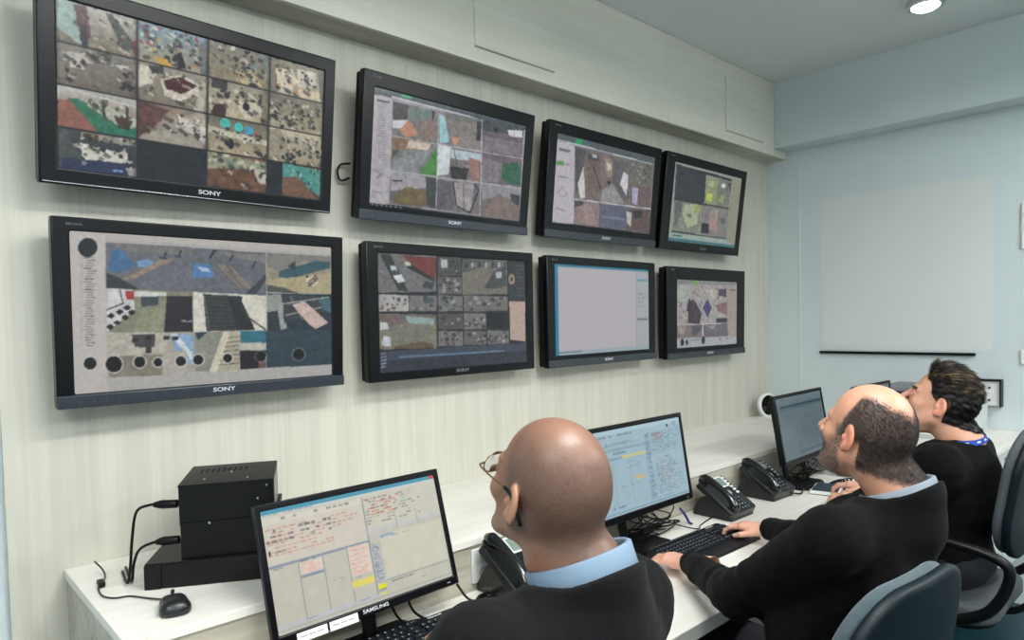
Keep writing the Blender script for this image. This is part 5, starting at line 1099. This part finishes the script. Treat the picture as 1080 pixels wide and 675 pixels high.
def eyes(Q, C):
    x, y, z = Q.T; ax_ = np.abs(x); r2 = ((ax_ - .030) / .0125) ** 2 + ((z - .003) / .0052) ** 2; fr = y > .078
    C = mixc(C, (60, 42, 36), (r2 < 1.45) * (z > .003) * fr * .8); C = mixc(C, (214, 206, 198), (r2 < 1) * fr * 1.0)
    ir = np.hypot(ax_ - .030, z - .0045); C = mixc(C, (62, 40, 26), (ir < .0056) * (r2 < 1) * fr * 1.0); return mixc(C, (12, 10, 10), (ir < .0026) * (r2 < 1) * fr * 1.0)
def person(cfg):
    """all joints in world metres; the body mesh is the thing, clothes and hair are its children"""
    base = np.array(cfg['base']); hc = np.array(cfg['head']); R = headR(*cfg['hr']); hs = cfg.get('hs', 1.0)
    hf = head_sdf(cfg['ho']); nk = np.array(cfg['neck']); nr = cfg.get('nr', .062)
    nt = hc + R @ np.array([0, -.030, -.045]) * hs
    def head_w(P):
        d = hf(((P - hc) @ R) / hs) * hs
        return smin(d, cap(P, nt, nk, nr, nr * 1.12), .022)
    J = {k: np.array(v) for k, v in cfg['j'].items()}
    mid = (J['lsh'] + J['rsh']) / 2; fwd = np.array(cfg.get('fwd', (0, 1, 0)), float); rt = J['rsh'] - J['lsh']; rt = rt / np.linalg.norm(rt)
    pel = J['pelvis']; bulk = cfg.get('bulk', 1.0)
    RT = np.stack([rt, fwd, np.array([0, 0, 1.])], 1)
    def torso(P, e=0.0):
        ch = mid + np.array([0, 0, -.11]) + fwd * .02; be = mid * .45 + pel * .55 + fwd * (.035 + .02 * (bulk - 1))
        d = ell(P, ch, np.array([.165, .115, .16]) * bulk + e, RT)
        d = smin(d, ell(P, be, np.array([.160, .130, .17]) * bulk + e, RT), .06)
        d = smin(d, ell(P, pel + np.array([0, 0, .02]), np.array([.175, .14, .13]) * bulk + e, RT), .05)
        d = smin(d, ell(P, mid - fwd * .055 + np.array([0, 0, -.08]), np.array([.15, .07, .13]) * bulk + e, RT), .05)
        for s_, k in ((-1, 'lsh'), (1, 'rsh')):
            d = smin(d, cap(P, nk + np.array([0, 0, -.055]), J[k] + np.array([0, 0, .002]), .056 + e, .060 * bulk + e), .045)
        return d
    def arms(P, e=0.0, end=1.0):
        d = None
        for s_ in ('l', 'r'):
            sh, el, wr = J[s_ + 'sh'], J[s_ + 'el'], J[s_ + 'wr']; we = el + (wr - el) * end
            a = smin(cap(P, sh, el, .062 * bulk + e, .050 + e), cap(P, el, we, .050 + e, .034 + e), .03); d = a if d is None else np.minimum(d, a)
        return d
    def legs(P, e=0.0):
        d = None
        for s_, k in ((-1, 'l'), (1, 'r')):
            hip = pel + rt * .10 * s_; kn, an = J[k + 'kn'], J[k + 'an']
            a = smin(cap(P, hip, kn, .088 + e, .062 + e), cap(P, kn, an, .060 + e, .045 + e), .03); d = a if d is None else smin(d, a, .03)
        return d
    # --- body: head and neck, hands, and the coarse core below the clothes
    Vs, Fs, Cs = [], [], []; off = 0
    lo = np.minimum(hc - .15, nk - .11); hi = np.maximum(hc + .15, nk + .11); lo[2] = nk[2] - .06; hi[2] = hc[2] + .15
    HV, HF = surfnet(head_w, lo, hi, .0026)
    Q = ((HV - hc) @ R) / hs
    C = eyes(Q, cfg['colour'](Q, np.tile(lin(cfg['skin']), (len(HV), 1))))
    Vs.append(HV); Fs.append(HF); Cs.append(C); off += len(HV)
    for k in ('l', 'r'):
        W = J[k + 'wr']; dv = np.array(cfg[k + 'dir'], float); dv /= np.linalg.norm(dv); up = np.array(cfg.get(k + 'up', (0, 0, 1.)), float)
        up = up - dv * (up @ dv); up /= np.linalg.norm(up); X = np.cross(dv, up); Rh = np.stack([X, dv, up], 1)
        f, tips = hand_sdf(cfg[k + 'curl'], cfg.get('thumb', 0), cfg.get('spread', 1.0)); sg = 1 if k == 'l' else -1
        v, fc = surfnet(f, (-.055, -.09, -.085), (.085, .205, .04), .0021)
        hcn = np.tile(lin(cfg['hskin']), (len(v), 1)); kn = np.exp(-((v[:, 1] - .09) / .010) ** 2) * (v[:, 2] > 0) * .5
        hcn = mixc(hcn, cfg['lip'], kn * .4)
        for tp in tips:
            dd = np.linalg.norm(v - (tp + np.array([0, -.002, .006])), axis=1); hcn = mixc(hcn, (236, 200, 186), (1 - ss(dd, .0045, .0065)) * .7)
        v = v * np.array([sg, 1, 1]); fc = fc[:, ::-1] if sg < 0 else fc
        wv = v @ Rh.T + W
        Vs.append(wv); Fs.append(fc + off); Cs.append(hcn); off += len(v)
    def core(P): return np.minimum(np.minimum(torso(P, -.022), arms(P, -.014, .93)), legs(P, -.014))
    allj = np.array(list(J.values())); lo = np.minimum(allj.min(0), nk) - .20; hi = allj.max(0) + .20; lo[2] = 0.03
    v, fc = surfnet(core, lo, hi, .016, 1); Vs.append(v); Fs.append(fc + off); Cs.append(np.tile(lin(cfg['skin']), (len(v), 1)))
    V = np.concatenate(Vs) - base; me = np_mesh('person', V, np.concatenate(Fs)); set_col(me, np.concatenate(Cs))
    o = link('person', me, M['skin']); o.location = base; tag(o, cfg['label'], 'person')
    # --- sweater
    cr = cfg.get('neckhole', .070); nz = cfg.get('nz', .0)
    axis = hc - nk; axis = axis / np.linalg.norm(axis)
    def sweater(P):
        w = vnoise(P, 38, cfg['seed']) * .0035 + vnoise(P * np.array([1, 1, 2.2]), 75, cfg['seed'] + 1) * .0018
        d = smin(torso(P, .002), arms(P, .004, .97), .035)
        for k in ('l', 'r'):   # creases at the elbows
            el = J[k + 'el']; q = np.linalg.norm(P - el, axis=1); d = d + .0035 * np.sin(q * 150) * np.exp(-(q / .10) ** 2)
            wr = J[k + 'wr']; e0 = J[k + 'el']; ax = (wr - e0) / np.linalg.norm(wr - e0); s_ = (P - wr) @ ax
            d = np.where(np.abs(s_ + .03) < .05, d, d)
            d = smax(d, np.where(np.linalg.norm(P - wr, axis=1) < .12, s_ + .006, -1.0), .004)
        q = np.linalg.norm(P - (nk + np.array([0, 0, -.02])), axis=1)
        d = d + w
        if cfg.get('rise', 1):
            nn = np.array([0, 0, .88]) + fwd * .47; cz_ = cap(P, nk - np.array([0, 0, .060]) + fwd * .012, nk + np.array([0, 0, .0]), cr + .028, cr + .014)
            d = smin(d, smax(cz_, (P - nk) @ nn - cfg.get('top', -.004), .006), .035)
        ax2 = axis * .4 + np.array([0, 0, .6]); hole = cap(P, nk + np.array([0, 0, cfg.get('hz', -.02)]) + fwd * cfg.get('hf', .004), nk + ax2 * .2 + fwd * cfg.get('hf', .012) * 2, cr, cr + .02)
        d = smax(d, -hole, .004)
        return smax(d, (pel[2] - .10) - P[:, 2], .01)
    lo = np.minimum(allj.min(0), nk) - .20; hi = np.maximum(allj.max(0), nk) + .20; lo[2] = pel[2] - .12; hi[2] = max(J['lsh'][2], J['rsh'][2], nk[2]) + .10
    v, fc = surfnet(sweater, lo, hi, .0065, 2)
    link('sweater', np_mesh('sweater', v - base, fc), M[cfg['knit']], o)
    v, fc = surfnet(lambda P: smax(smin(torso(P, -.020), cap(P, nk - np.array([0, 0, .10]), nk - np.array([0, 0, .015]), nr * 1.25, nr * 1.10), .02), np.linalg.norm(P - nk, axis=1) - .085, .01), nk - .15, nk + .15, .006, 1)
    link('shirt', np_mesh('shirt', v - base, fc), M[cfg['shirt']], o)
    e1 = rt - axis * (rt @ axis); e1 /= np.linalg.norm(e1); e2 = np.cross(axis, e1)
    # --- trousers and shoes
    v, fc = surfnet(lambda P: smax(smin(legs(P, .008), ell(P, pel + np.array([0, 0, -.0]), np.array([.178, .15, .11]) * bulk, RT), .04) + vnoise(P, 40, 3) * .003, np.minimum(.10 - P[:, 2], 1), .005), np.append(allj.min(0)[:2] - .2, .05), np.append(allj.max(0)[:2] + .2, pel[2] + .13), .011, 1)
    link('trousers', np_mesh('trousers', v - base, fc), M['trouser'], o)
    for k in ('l', 'r'):
        an = J[k + 'an']; a0 = np.array([an[0], an[1], 0.0])
        v, fc = surfnet(lambda P: smax(smin(cap(P, a0 + np.array([0, -.04, .045]), a0 + fwd * .17 + np.array([0, 0, .035]), .042, .036), cap(P, a0 + np.array([0, 0, .04]), a0 + np.array([0, 0, .10]), .044, .045), .03), .003 - P[:, 2], .004), a0 + np.array([-.12, -.12, -.01]), a0 + np.array([.12, .27, .16]), .007, 1)
        link('shoe', np_mesh('shoe', v - base, fc), M['shoe'], o)
    return dict(o=o, base=base, hc=hc, R=R, hs=hs, HV=HV, HF=HF, Q=Q, nk=nk, axis=axis, e1=e1, e2=e2, fwd=fwd, nr=nr, head_w=head_w, hf=hf)

def normals(f, V, e=.002):
    g = np.stack([f(V + e * np.eye(3)[i]) - f(V - e * np.eye(3)[i]) for i in range(3)], 1); return g / (np.linalg.norm(g, axis=1, keepdims=True) + 1e-9)

def collar(p, m, h=.042, flare=.016, back=0.0, drop=.05, r0=None, tip=.055, fo=.0):
    """folded shirt collar: stand inside, fall outside, open at the front; built on the neck axis"""
    nk = p['nk']; ax = p['axis'] * .55 + np.array([0, 0, .45]); ax /= np.linalg.norm(ax); f = p['fwd'] - ax * (p['fwd'] @ ax); f /= np.linalg.norm(f); s = np.cross(f, ax)
    r0 = r0 or p['nr'] * 1.06; n = 64
    prof = lambda u: [(r0, -.02), (r0 + .001, h * .6), (r0 + .003, h), (r0 + .007, h + .003), (r0 + .012, h), (r0 + .012 + flare * .6, h * .35 - tip * .35 * u), (r0 + .013 + flare, -.006 - tip * u), (r0 + .010 + flare, -.008 - tip * u), (r0 + .008 + flare * .5, h * .30 - tip * .3 * u), (r0 + .006, h * .8), (r0 + .004, -.02)]
    V = []; F = []; k = len(prof(0))
    for i in range(n + 1):
        a = -PI + 2 * PI * i / n; a *= .955     # a=0 at the back
        u = abs(a / PI) ** 5; c = nk + ax * (.0 - drop * (1 - math.cos(a)) / 2 * 1.0 + back) + f * fo
        for r_, z_ in prof(u):
            rr = r_ * (1 + .10 * (1 - math.cos(a)) / 2)
            V.append(c + (-f * math.cos(a) * rr * 1.02 + s * math.sin(a) * rr) + ax * z_)
    for i in range(n):
        for j in range(k): l = (j + 1) % k; F.append((i * k + j, i * k + l, (i + 1) * k + l, (i + 1) * k + j))
    me = np_mesh('shirt_collar', np.array(V) - p['base'], np.array(F)); bm = bmesh.new(); bm.from_mesh(me); bmesh.ops.recalc_face_normals(bm, faces=bm.faces); bm.to_mesh(me); bm.free()
    return link('shirt_collar', me, M[m], p['o'])

KB = [(8, 26, 30), (10, 28, 32), (10, 28, 32), (8, 26, 30)]
# ---- man in glasses, nearest
def col1(Q, C):
    x, y, z = Q.T; nz_ = vnoise(Q, 60, 2)
    gr = vnoise(Q, 900, 21) * .5 + vnoise(Q, 1500, 22) * .5
    st = ss(.045 - y + .35 * (z - .02) + .010 * nz_, -.01, .04) * ss(z, -.080, -.035) * (1 - ss(z, .075, .125) * .5)
    st = st * (1 - ss(np.abs(x), .0775, .080) * (z < .035) * (y > -.035))
    C = mixc(C, (74, 60, 55), np.clip(st * (.66 + .35 * gr), 0, 1))
    C = mixc(C, (206, 150, 122), ss(np.abs(x), .0785, .084) * .55)           # ears
    C = mixc(C, (120, 78, 66), ss(y, .05, .09) * ss(-z, .035, .06) * .35)      # shaven chin
    C = mixc(C, (176, 104, 92), (np.abs(z + .063) < .012) * (y > .085) * (np.abs(x) < .024) * .8)
    C = mixc(C, (110, 74, 60), ss(-z, .07, .12) * ss(-y, .0, .05) * .35)
    return C * (1 + .05 * vnoise(Q, 140, 5))[:, None]
p1_ = person(dict(label='bald man in glasses, black sweater and pale blue collar looking up from the nearest monitor', seed=3, base=(.80, -1.46, .50), head=(.776, -1.395, 1.262), hr=(3, 20, 0), neck=(.795, -1.452, 1.135), nr=.062, hs=1.0,
    ho=dict(jaw=.96, fat=.0, nape=True), skin=(146, 106, 85), hskin=(190, 140, 115), lip=(170, 100, 90), colour=col1, knit='knit', shirt='collarblue', bulk=1.05, top=-.010, neckhole=.082,
    j=dict(lsh=(.595, -1.43, 1.065), rsh=(.935, -1.43, 1.05), lel=(.57, -1.22, .84), rel=(1.05, -1.22, .84), lwr=(.83, -.965, .80), rwr=(.985, -.955, .80), pelvis=(.80, -1.47, .60), lkn=(.68, -1.02, .55), rkn=(.92, -1.02, .55), lan=(.68, -.98, .10), ran=(.92, -.98, .10)),
    ldir=(.0, 1, -.08), rdir=(-.0, 1, -.08), lcurl=KB, rcurl=KB))
collar(p1_, 'collarblue', h=.042, flare=.003, drop=.02, back=-.002, tip=.05, r0=.069, fo=.0)
# glasses: two lenses, rims, bridge, temples
def inhead(p, q): return p['hc'] + p['R'] @ (np.array(q) * p['hs']) - p['base']
g1 = []
def rim_pts(sx): return [(sx * .033 + .026 * math.cos(a), .100 - .004 * abs(math.cos(a)), .004 + .018 * math.sin(a)) for a in [i * 2 * PI / 20 for i in range(21)]]
gl = MB()
for sx in (-1, 1): gl.tube([inhead(p1_, q) for q in rim_pts(sx)], .0011, 6, 1)
gl.tube([inhead(p1_, q) for q in ((-.008, .100, .010), (0, .105, .013), (.008, .100, .010))], .0012, 6, 3)
glo = gl.build('glasses', M['gold'], p1_['o'], smooth=True)
for sx in (-1, 1):
    MB().tube([inhead(p1_, q) for q in ((sx * .059, .097, .008), (sx * .074, .088, .010), (sx * .0785, .05, .010), (sx * .081, .012, .012))], .0016, 6, 4).build('temple', M['gold'], glo, smooth=True)
    MB().tube([inhead(p1_, q) for q in ((sx * .0808, .016, .012), (sx * .0845, -.004, .012), (sx * .0850, -.024, -.004), (sx * .081, -.036, -.024))], .0030, 8, 4).build('temple_tip', M['blk'], glo, smooth=True)
    ln = MB(); c_ = [inhead(p1_, q) for q in rim_pts(sx)[:-1]]; ln.v = [tuple(q) for q in c_]; ln.f = [tuple(range(20))]
    d_ = p1_['R'] @ np.array([0, .001, 0]); ln.v += [tuple(np.array(q) + d_) for q in c_]; ln.f += [tuple(range(20, 40))] + [(i, (i + 1) % 20, 20 + (i + 1) % 20, 20 + i) for i in range(20)]
    ln.build('lens', M['glass'], glo)

# ---- bearded man in the middle
def m2hair(Q):
    x, y, z = Q.T; ax_ = np.abs(x); n = vnoise(Q, 70, 4) * .006
    side = ss(.034 + n - y, -.008, .012) * ss(z, -.080, -.062) * (1 - ss(z - .55 * (ax_ - .05) + n, .080, .112))
    front = ss(.030 - y - (z - .02) * .35 + n, 0, .012)
    crown = 1 - ss(z + .35 * (ax_ < .0) , .10, .118) * 1.0
    bald = (1 - ss(ax_, .022, .050)) * ss(z + .30 * y, .055, .085)
    nb = 1 - ss(ax_, .0775, .0805) * (z < .03) * (z > -.045) * (y < .022) * (y > -.032)
    low = np.where(y > -.03, ss(z, -.01, .004), 1)
    return np.clip(side * front * crown * (1 - bald) * nb * low, 0, 1)
def m2beard(Q):
    x, y, z = Q.T; ax_ = np.abs(x); n = vnoise(Q, 90, 6) * .005
    b = ss(-z + .35 * y + n - .012, .012, .028) * ss(y, .006, .020) * ss(z, -.122, -.112)
    sb = ss(y, .004, .014) * (1 - ss(y, .030, .042)) * ss(-z + .03, 0, .02) * ss(ax_, .05, .06)
    mo = ss(y, .08, .088) * (np.abs(z + .048) < .009) * (ax_ < .030)
    lip = (np.abs(z + .063) < .010) * (ax_ < .023) * (y > .07)
    nose = (z > -.040) * (ax_ < .024) * (y > .070)
    cheek = ss(z, -.050, -.030) * ss(y, .035, .055)
    return np.clip(np.maximum(np.maximum(b, sb), mo), 0, 1) * (1 - lip) * (1 - nose) * (1 - cheek * .9)
def col2(Q, C):
    x, y, z = Q.T
    C = mixc(C, (206, 150, 128), ss(y, .05, .10) * (1 - ss(z, .0, .03)) * .35)
    C = mixc(C, (214, 130, 108), ss(np.abs(x), .0785, .084) * .6)
    C = mixc(C, (60, 50, 45), m2hair(Q) * .9); C = mixc(C, (122, 98, 88), m2beard(Q) * .65)
    C = mixc(C, (170, 108, 96), (np.abs(z + .063) < .009) * (y > .085) * (np.abs(x) < .022) * .6)
    C = mixc(C, (60, 48, 42), ss(y, .07, .075) * (np.abs(z - .027) < .0045) * (np.abs(x) > .012) * (np.abs(x) < .046) * .6)
    return C * (1 + .04 * vnoise(Q, 140, 5))[:, None]
p2_ = person(dict(label='bearded balding man in black sweater and grey collar typing at the middle keyboard', seed=5, base=(1.64, -1.50, .50), head=(1.666, -1.555, 1.256), hr=(14, 15, 2), neck=(1.680, -1.620, 1.125), nr=.059, hs=.96,
    ho=dict(jaw=1.08, fat=.006, nose=1.05), skin=(198, 146, 120), hskin=(220, 168, 145), lip=(206, 134, 112), colour=col2, knit='knit2', shirt='collargrey', bulk=1.06, neckhole=.077,
    j=dict(lsh=(1.485, -1.545, 1.045), rsh=(1.87, -1.555, 1.045), lel=(1.555, -1.285, .835), rel=(2.03, -1.30, .86), lwr=(1.772, -1.015, .795), rwr=(2.238, -1.03, .798), pelvis=(1.60, -1.49, .60), lkn=(1.62, -1.04, .55), rkn=(1.88, -1.04, .55), lan=(1.60, -.98, .10), ran=(1.88, -.98, .10)),
    ldir=(.14, 1, -.14), rdir=(.0, 1, -.10), lcurl=[(6, 16, 18), (8, 22, 24), (8, 24, 26), (6, 18, 20)], rcurl=[(6, 24, 30), (12, 34, 36), (12, 34, 36), (10, 30, 32)], thumb=.004))
collar(p2_, 'collargrey', h=.030, flare=.003, drop=.02, back=-.004, tip=.045, r0=.065)
N2 = normals(p2_['head_w'], p2_['HV']) 
def loc(p, P): return ((P - p['hc']) @ p['R']) / p['hs']
def c_h2(P, g):
    q = loc(p2_, P); gr = np.clip(.25 + .5 * ss(q[:, 1], -.02, .03) + g.normal(size=len(P)) * .25, 0, 1); return lin((44, 37, 34)) * (1 - gr[:, None]) + lin((112, 104, 100)) * gr[:, None] * .9
comb2 = lambda P: (np.stack([loc(p2_, P)[:, 0] * 2, -np.ones(len(P)) * .8, -np.ones(len(P)) * .6], 1)) @ p2_['R'].T
me = strands('hair', p2_['o'], p2_['HV'], N2, m2hair(p2_['Q']) * 1.0, 14000, .009, .0004, comb2, .15, c_h2, seed=4)
me.transform(T(tuple(-p2_['base']))); link('hair', me, M['hair'], p2_['o'])
def c_b2(P, g):
    gr = np.clip(.35 + g.normal(size=len(P)) * .35, 0, 1); return lin((62, 50, 46)) * (1 - gr[:, None]) + lin((170, 164, 160)) * gr[:, None]
me = strands('beard', p2_['o'], p2_['HV'], N2, m2beard(p2_['Q']), 4500, .0042, .0003, lambda P: np.tile(p2_['R'] @ np.array([0, .3, -1.]), (len(P), 1)), .5, c_b2, seed=6)
me.transform(T(tuple(-p2_['base']))); link('beard', me, M['hair'], p2_['o'])

# ---- dark haired man at the far end
def m3hair(Q):
    x, y, z = Q.T; ax_ = np.abs(x); n = vnoise(Q, 60, 9) * .004
    line = .066 - ss(ax_, .035, .075) * .030 - ss(-z + .035, 0, .035) * .034       # front hairline
    h = ss(line + n - y, 0, .008) * ss(z, -.056, -.046)
    earz = (ax_ > .0775) & (z < .032) & (z > -.05) & (y < .02) & (y > -.034)
    low = np.where(y > -.028, ss(z + (y < .010) * .012, .006, .014), 1.0)
    return np.clip(h * low * (1 - earz), 0, 1)
def col3(Q, C):
    x, y, z = Q.T
    C = mixc(C, (216, 150, 126), ss(y, .05, .10) * (1 - ss(z, .0, .03)) * .3); C = mixc(C, (224, 140, 116), ss(np.abs(x), .0785, .084) * .6)
    C = mixc(C, (40, 32, 28), m3hair(Q) * .9)
    C = mixc(C, (186, 112, 100), (np.abs(z + .063) < .011) * (y > .085) * (np.abs(x) < .023) * .8)
    C = mixc(C, (52, 40, 34), ss(y, .068, .074) * (np.abs(z - .026) < .0055) * (np.abs(x) > .010) * (np.abs(x) < .048) * .9)
    return C * (1 + .04 * vnoise(Q, 140, 5))[:, None]
p3_ = person(dict(label='dark haired man in black sweater with a blue lanyard looking up at the far end', seed=8, base=(2.70, -1.38, .60), head=(2.695, -1.428, 1.217), hr=(-10, 20, 0), neck=(2.715, -1.490, 1.085), nr=.060, hs=1.0,
    ho=dict(jaw=1.03, fat=.002), skin=(218, 164, 138), hskin=(224, 170, 146), lip=(210, 138, 118), colour=col3, knit='knit2', shirt='black', bulk=1.16, rise=0, hf=.022, hz=.02, neckhole=.066,
    j=dict(lsh=(2.525, -1.465, 1.020), rsh=(2.90, -1.465, 1.020), lel=(2.60, -1.22, .84), rel=(3.06, -1.26, .84), lwr=(2.87, -1.12, .79), rwr=(3.06, -1.08, .80), pelvis=(2.72, -1.41, .68), lkn=(2.60, -1.00, .60), rkn=(2.86, -1.00, .60), lan=(2.60, -.96, .10), ran=(2.86, -.96, .10)),
    ldir=(.15, 1, -.05), rdir=(.02, 1, -.05), lcurl=KB, rcurl=KB))
N3 = normals(p3_['head_w'], p3_['HV'])
# hair body: thick cap swept back
hm3 = lambda P: m3hair(((P - p3_['hc']) @ p3_['R']) / p3_['hs'])
def hairvol(P):
    q = ((P - p3_['hc']) @ p3_['R']) / p3_['hs']; x, y, z = q.T
    th = .003 + .015 * ss(z, .03, .10) * ss(y, -.10, .03) + .003 * ss(z, -.03, .03) + vnoise(q * np.array([1.6, .5, 1.0]), 150, 3) * .004
    m = m3hair(q); return p3_['head_w'](P) - th * m + (1 - m) * .004
v, fc = surfnet(hairvol, p3_['hc'] - .15, p3_['hc'] + .16, .0032)
keep = hm3(v) > .25; kf = keep[fc].all(1); used = np.unique(fc[kf]); mp = np.full(len(v), -1); mp[used] = np.arange(len(used))
hv = v[used]; hfc = mp[fc[kf]]
hme = np_mesh('hair', hv - p3_['base'], hfc); g = np.random.default_rng(2)
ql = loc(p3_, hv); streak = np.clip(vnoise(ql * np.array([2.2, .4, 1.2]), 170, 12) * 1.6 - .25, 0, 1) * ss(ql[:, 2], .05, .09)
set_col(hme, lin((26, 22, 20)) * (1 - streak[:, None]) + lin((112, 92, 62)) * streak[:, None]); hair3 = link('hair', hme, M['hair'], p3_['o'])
Nh = normals(hairvol, hv)
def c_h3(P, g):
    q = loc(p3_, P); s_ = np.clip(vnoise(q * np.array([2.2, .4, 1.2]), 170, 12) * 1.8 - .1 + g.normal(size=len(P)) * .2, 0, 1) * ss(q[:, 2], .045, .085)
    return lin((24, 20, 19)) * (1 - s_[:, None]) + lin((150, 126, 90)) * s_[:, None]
comb3 = lambda P: (np.stack([loc(p3_, P)[:, 0] * .6, -np.ones(len(P)), .25 - 1.2 * (loc(p3_, P)[:, 2] < .05)], 1)) @ p3_['R'].T
len3 = lambda P: .007 + .026 * ss(loc(p3_, P)[:, 2], .035, .10)
me = strands('hair_strands', p3_['o'], hv, Nh, np.ones(len(hv)), 8000, len3, .0009, comb3, .22, c_h3, seed=9, jitter=.3)
me.transform(T(tuple(-p3_['base']))); link('hair_strands', me, M['hair'], hair3)
# lanyard: flat band round the neck and down the chest, with white print
nk, ax_, f_ = p3_['nk'], p3_['axis'], p3_['fwd']
def band(pts, w, th, name, m, parent, nrm=None):
    C = catmull(pts, 8); vs = []; fs = []
    ctr = Vector(nk)
    for i, p in enumerate(C):
        t = (C[min(i + 1, len(C) - 1)] - C[max(i - 1, 0)]).normalized(); out = (p - ctr - Vector(ax_) * (p - ctr).dot(Vector(ax_))); out = (out - t * out.dot(t)).normalized(); sd = t.cross(out)
        for a, b in ((-1, 0), (1, 0), (1, 1), (-1, 1)): vs.append(tuple(p + sd * w * a / 2 + out * th * b))
    for i in range(len(C) - 1):
        for j in range(4): l = (j + 1) % 4; fs.append((i * 4 + j, i * 4 + l, (i + 1) * 4 + l, (i + 1) * 4 + j))
    fs += [(3, 2, 1, 0), tuple(len(vs) - 4 + q for q in range(4))]
    mb = MB(); mb.v = [tuple(Vector(q) - Vector(p3_['base'])) for q in vs]; mb.f = fs; return mb.build(name, m, parent)
def nring(a, r, z): 
    s_ = np.cross(f_, ax_); return tuple(nk + (-f_ * math.cos(a) + s_ * math.sin(a)) * r + ax_ * z)
lp = [tuple(nk + np.array([-.045, .155, -.17])), tuple(nk + np.array([-.068, .115, -.075])), nring(-2.2, .094, -.010), nring(-1.5, .086, .016), nring(-.7, .080, .020), nring(0, .078, .022), nring(.7, .080, .020), nring(1.5, .086, .016), nring(2.2, .094, -.010), tuple(nk + np.array([.068, .115, -.075])), tuple(nk + np.array([.045, .155, -.17]))]
lan = band(lp, .018, .0016, 'lanyard', M['lanyard'], p3_['o'])
wp = MB(); Cc = catmull(lp, 8)
for i in range(8, len(Cc) - 8, 5):
    p = Cc[i]; t = (Cc[i + 1] - Cc[i - 1]).normalized(); ctr = Vector(nk); out = (p - ctr - Vector(ax_) * (p - ctr).dot(Vector(ax_))); out = (out - t * out.dot(t)).normalized(); sd = t.cross(out)
    Mx = Matrix((t, sd, out)).transposed().to_4x4(); Mx.translation = p + out * .0018 - Vector(p3_['base']); wp.box((0, 0, 0), (.012, .005, .0004), Mx)
wp.build('white_print', M['paper'], lan)
# ------------------------------------------------------------------ camera and view
r = Vector((0.73037988, -0.68266389, -0.02269895)); u = Vector((0.04194301, 0.01165567, 0.99905202)); fw = Vector((0.68175216, 0.73063956, -0.03714604))
cam = bpy.data.cameras.new('camera'); cam.sensor_width = 36; cam.lens = 723.876 * 36 / 1080; cam.shift_y = (366.789 - 337.5) / 1080; cam.clip_start = .05
co = bpy.data.objects.new('camera', cam); COL.objects.link(co)
mw = Matrix((r, u, -fw)).transposed().to_4x4(); mw.translation = (0, -2.15, 1.53); co.matrix_world = mw
SC.camera = co
w = bpy.data.worlds.new('world'); SC.world = w; w.use_nodes = True
w.node_tree.nodes['Background'].inputs[0].default_value = (.5, .55, .6, 1); w.node_tree.nodes['Background'].inputs[1].default_value = .3
vs = SC.view_settings; vs.view_transform = 'Standard'; vs.look = 'None'; vs.gamma = 1; vs.use_curve_mapping = False; vs.exposure = 0
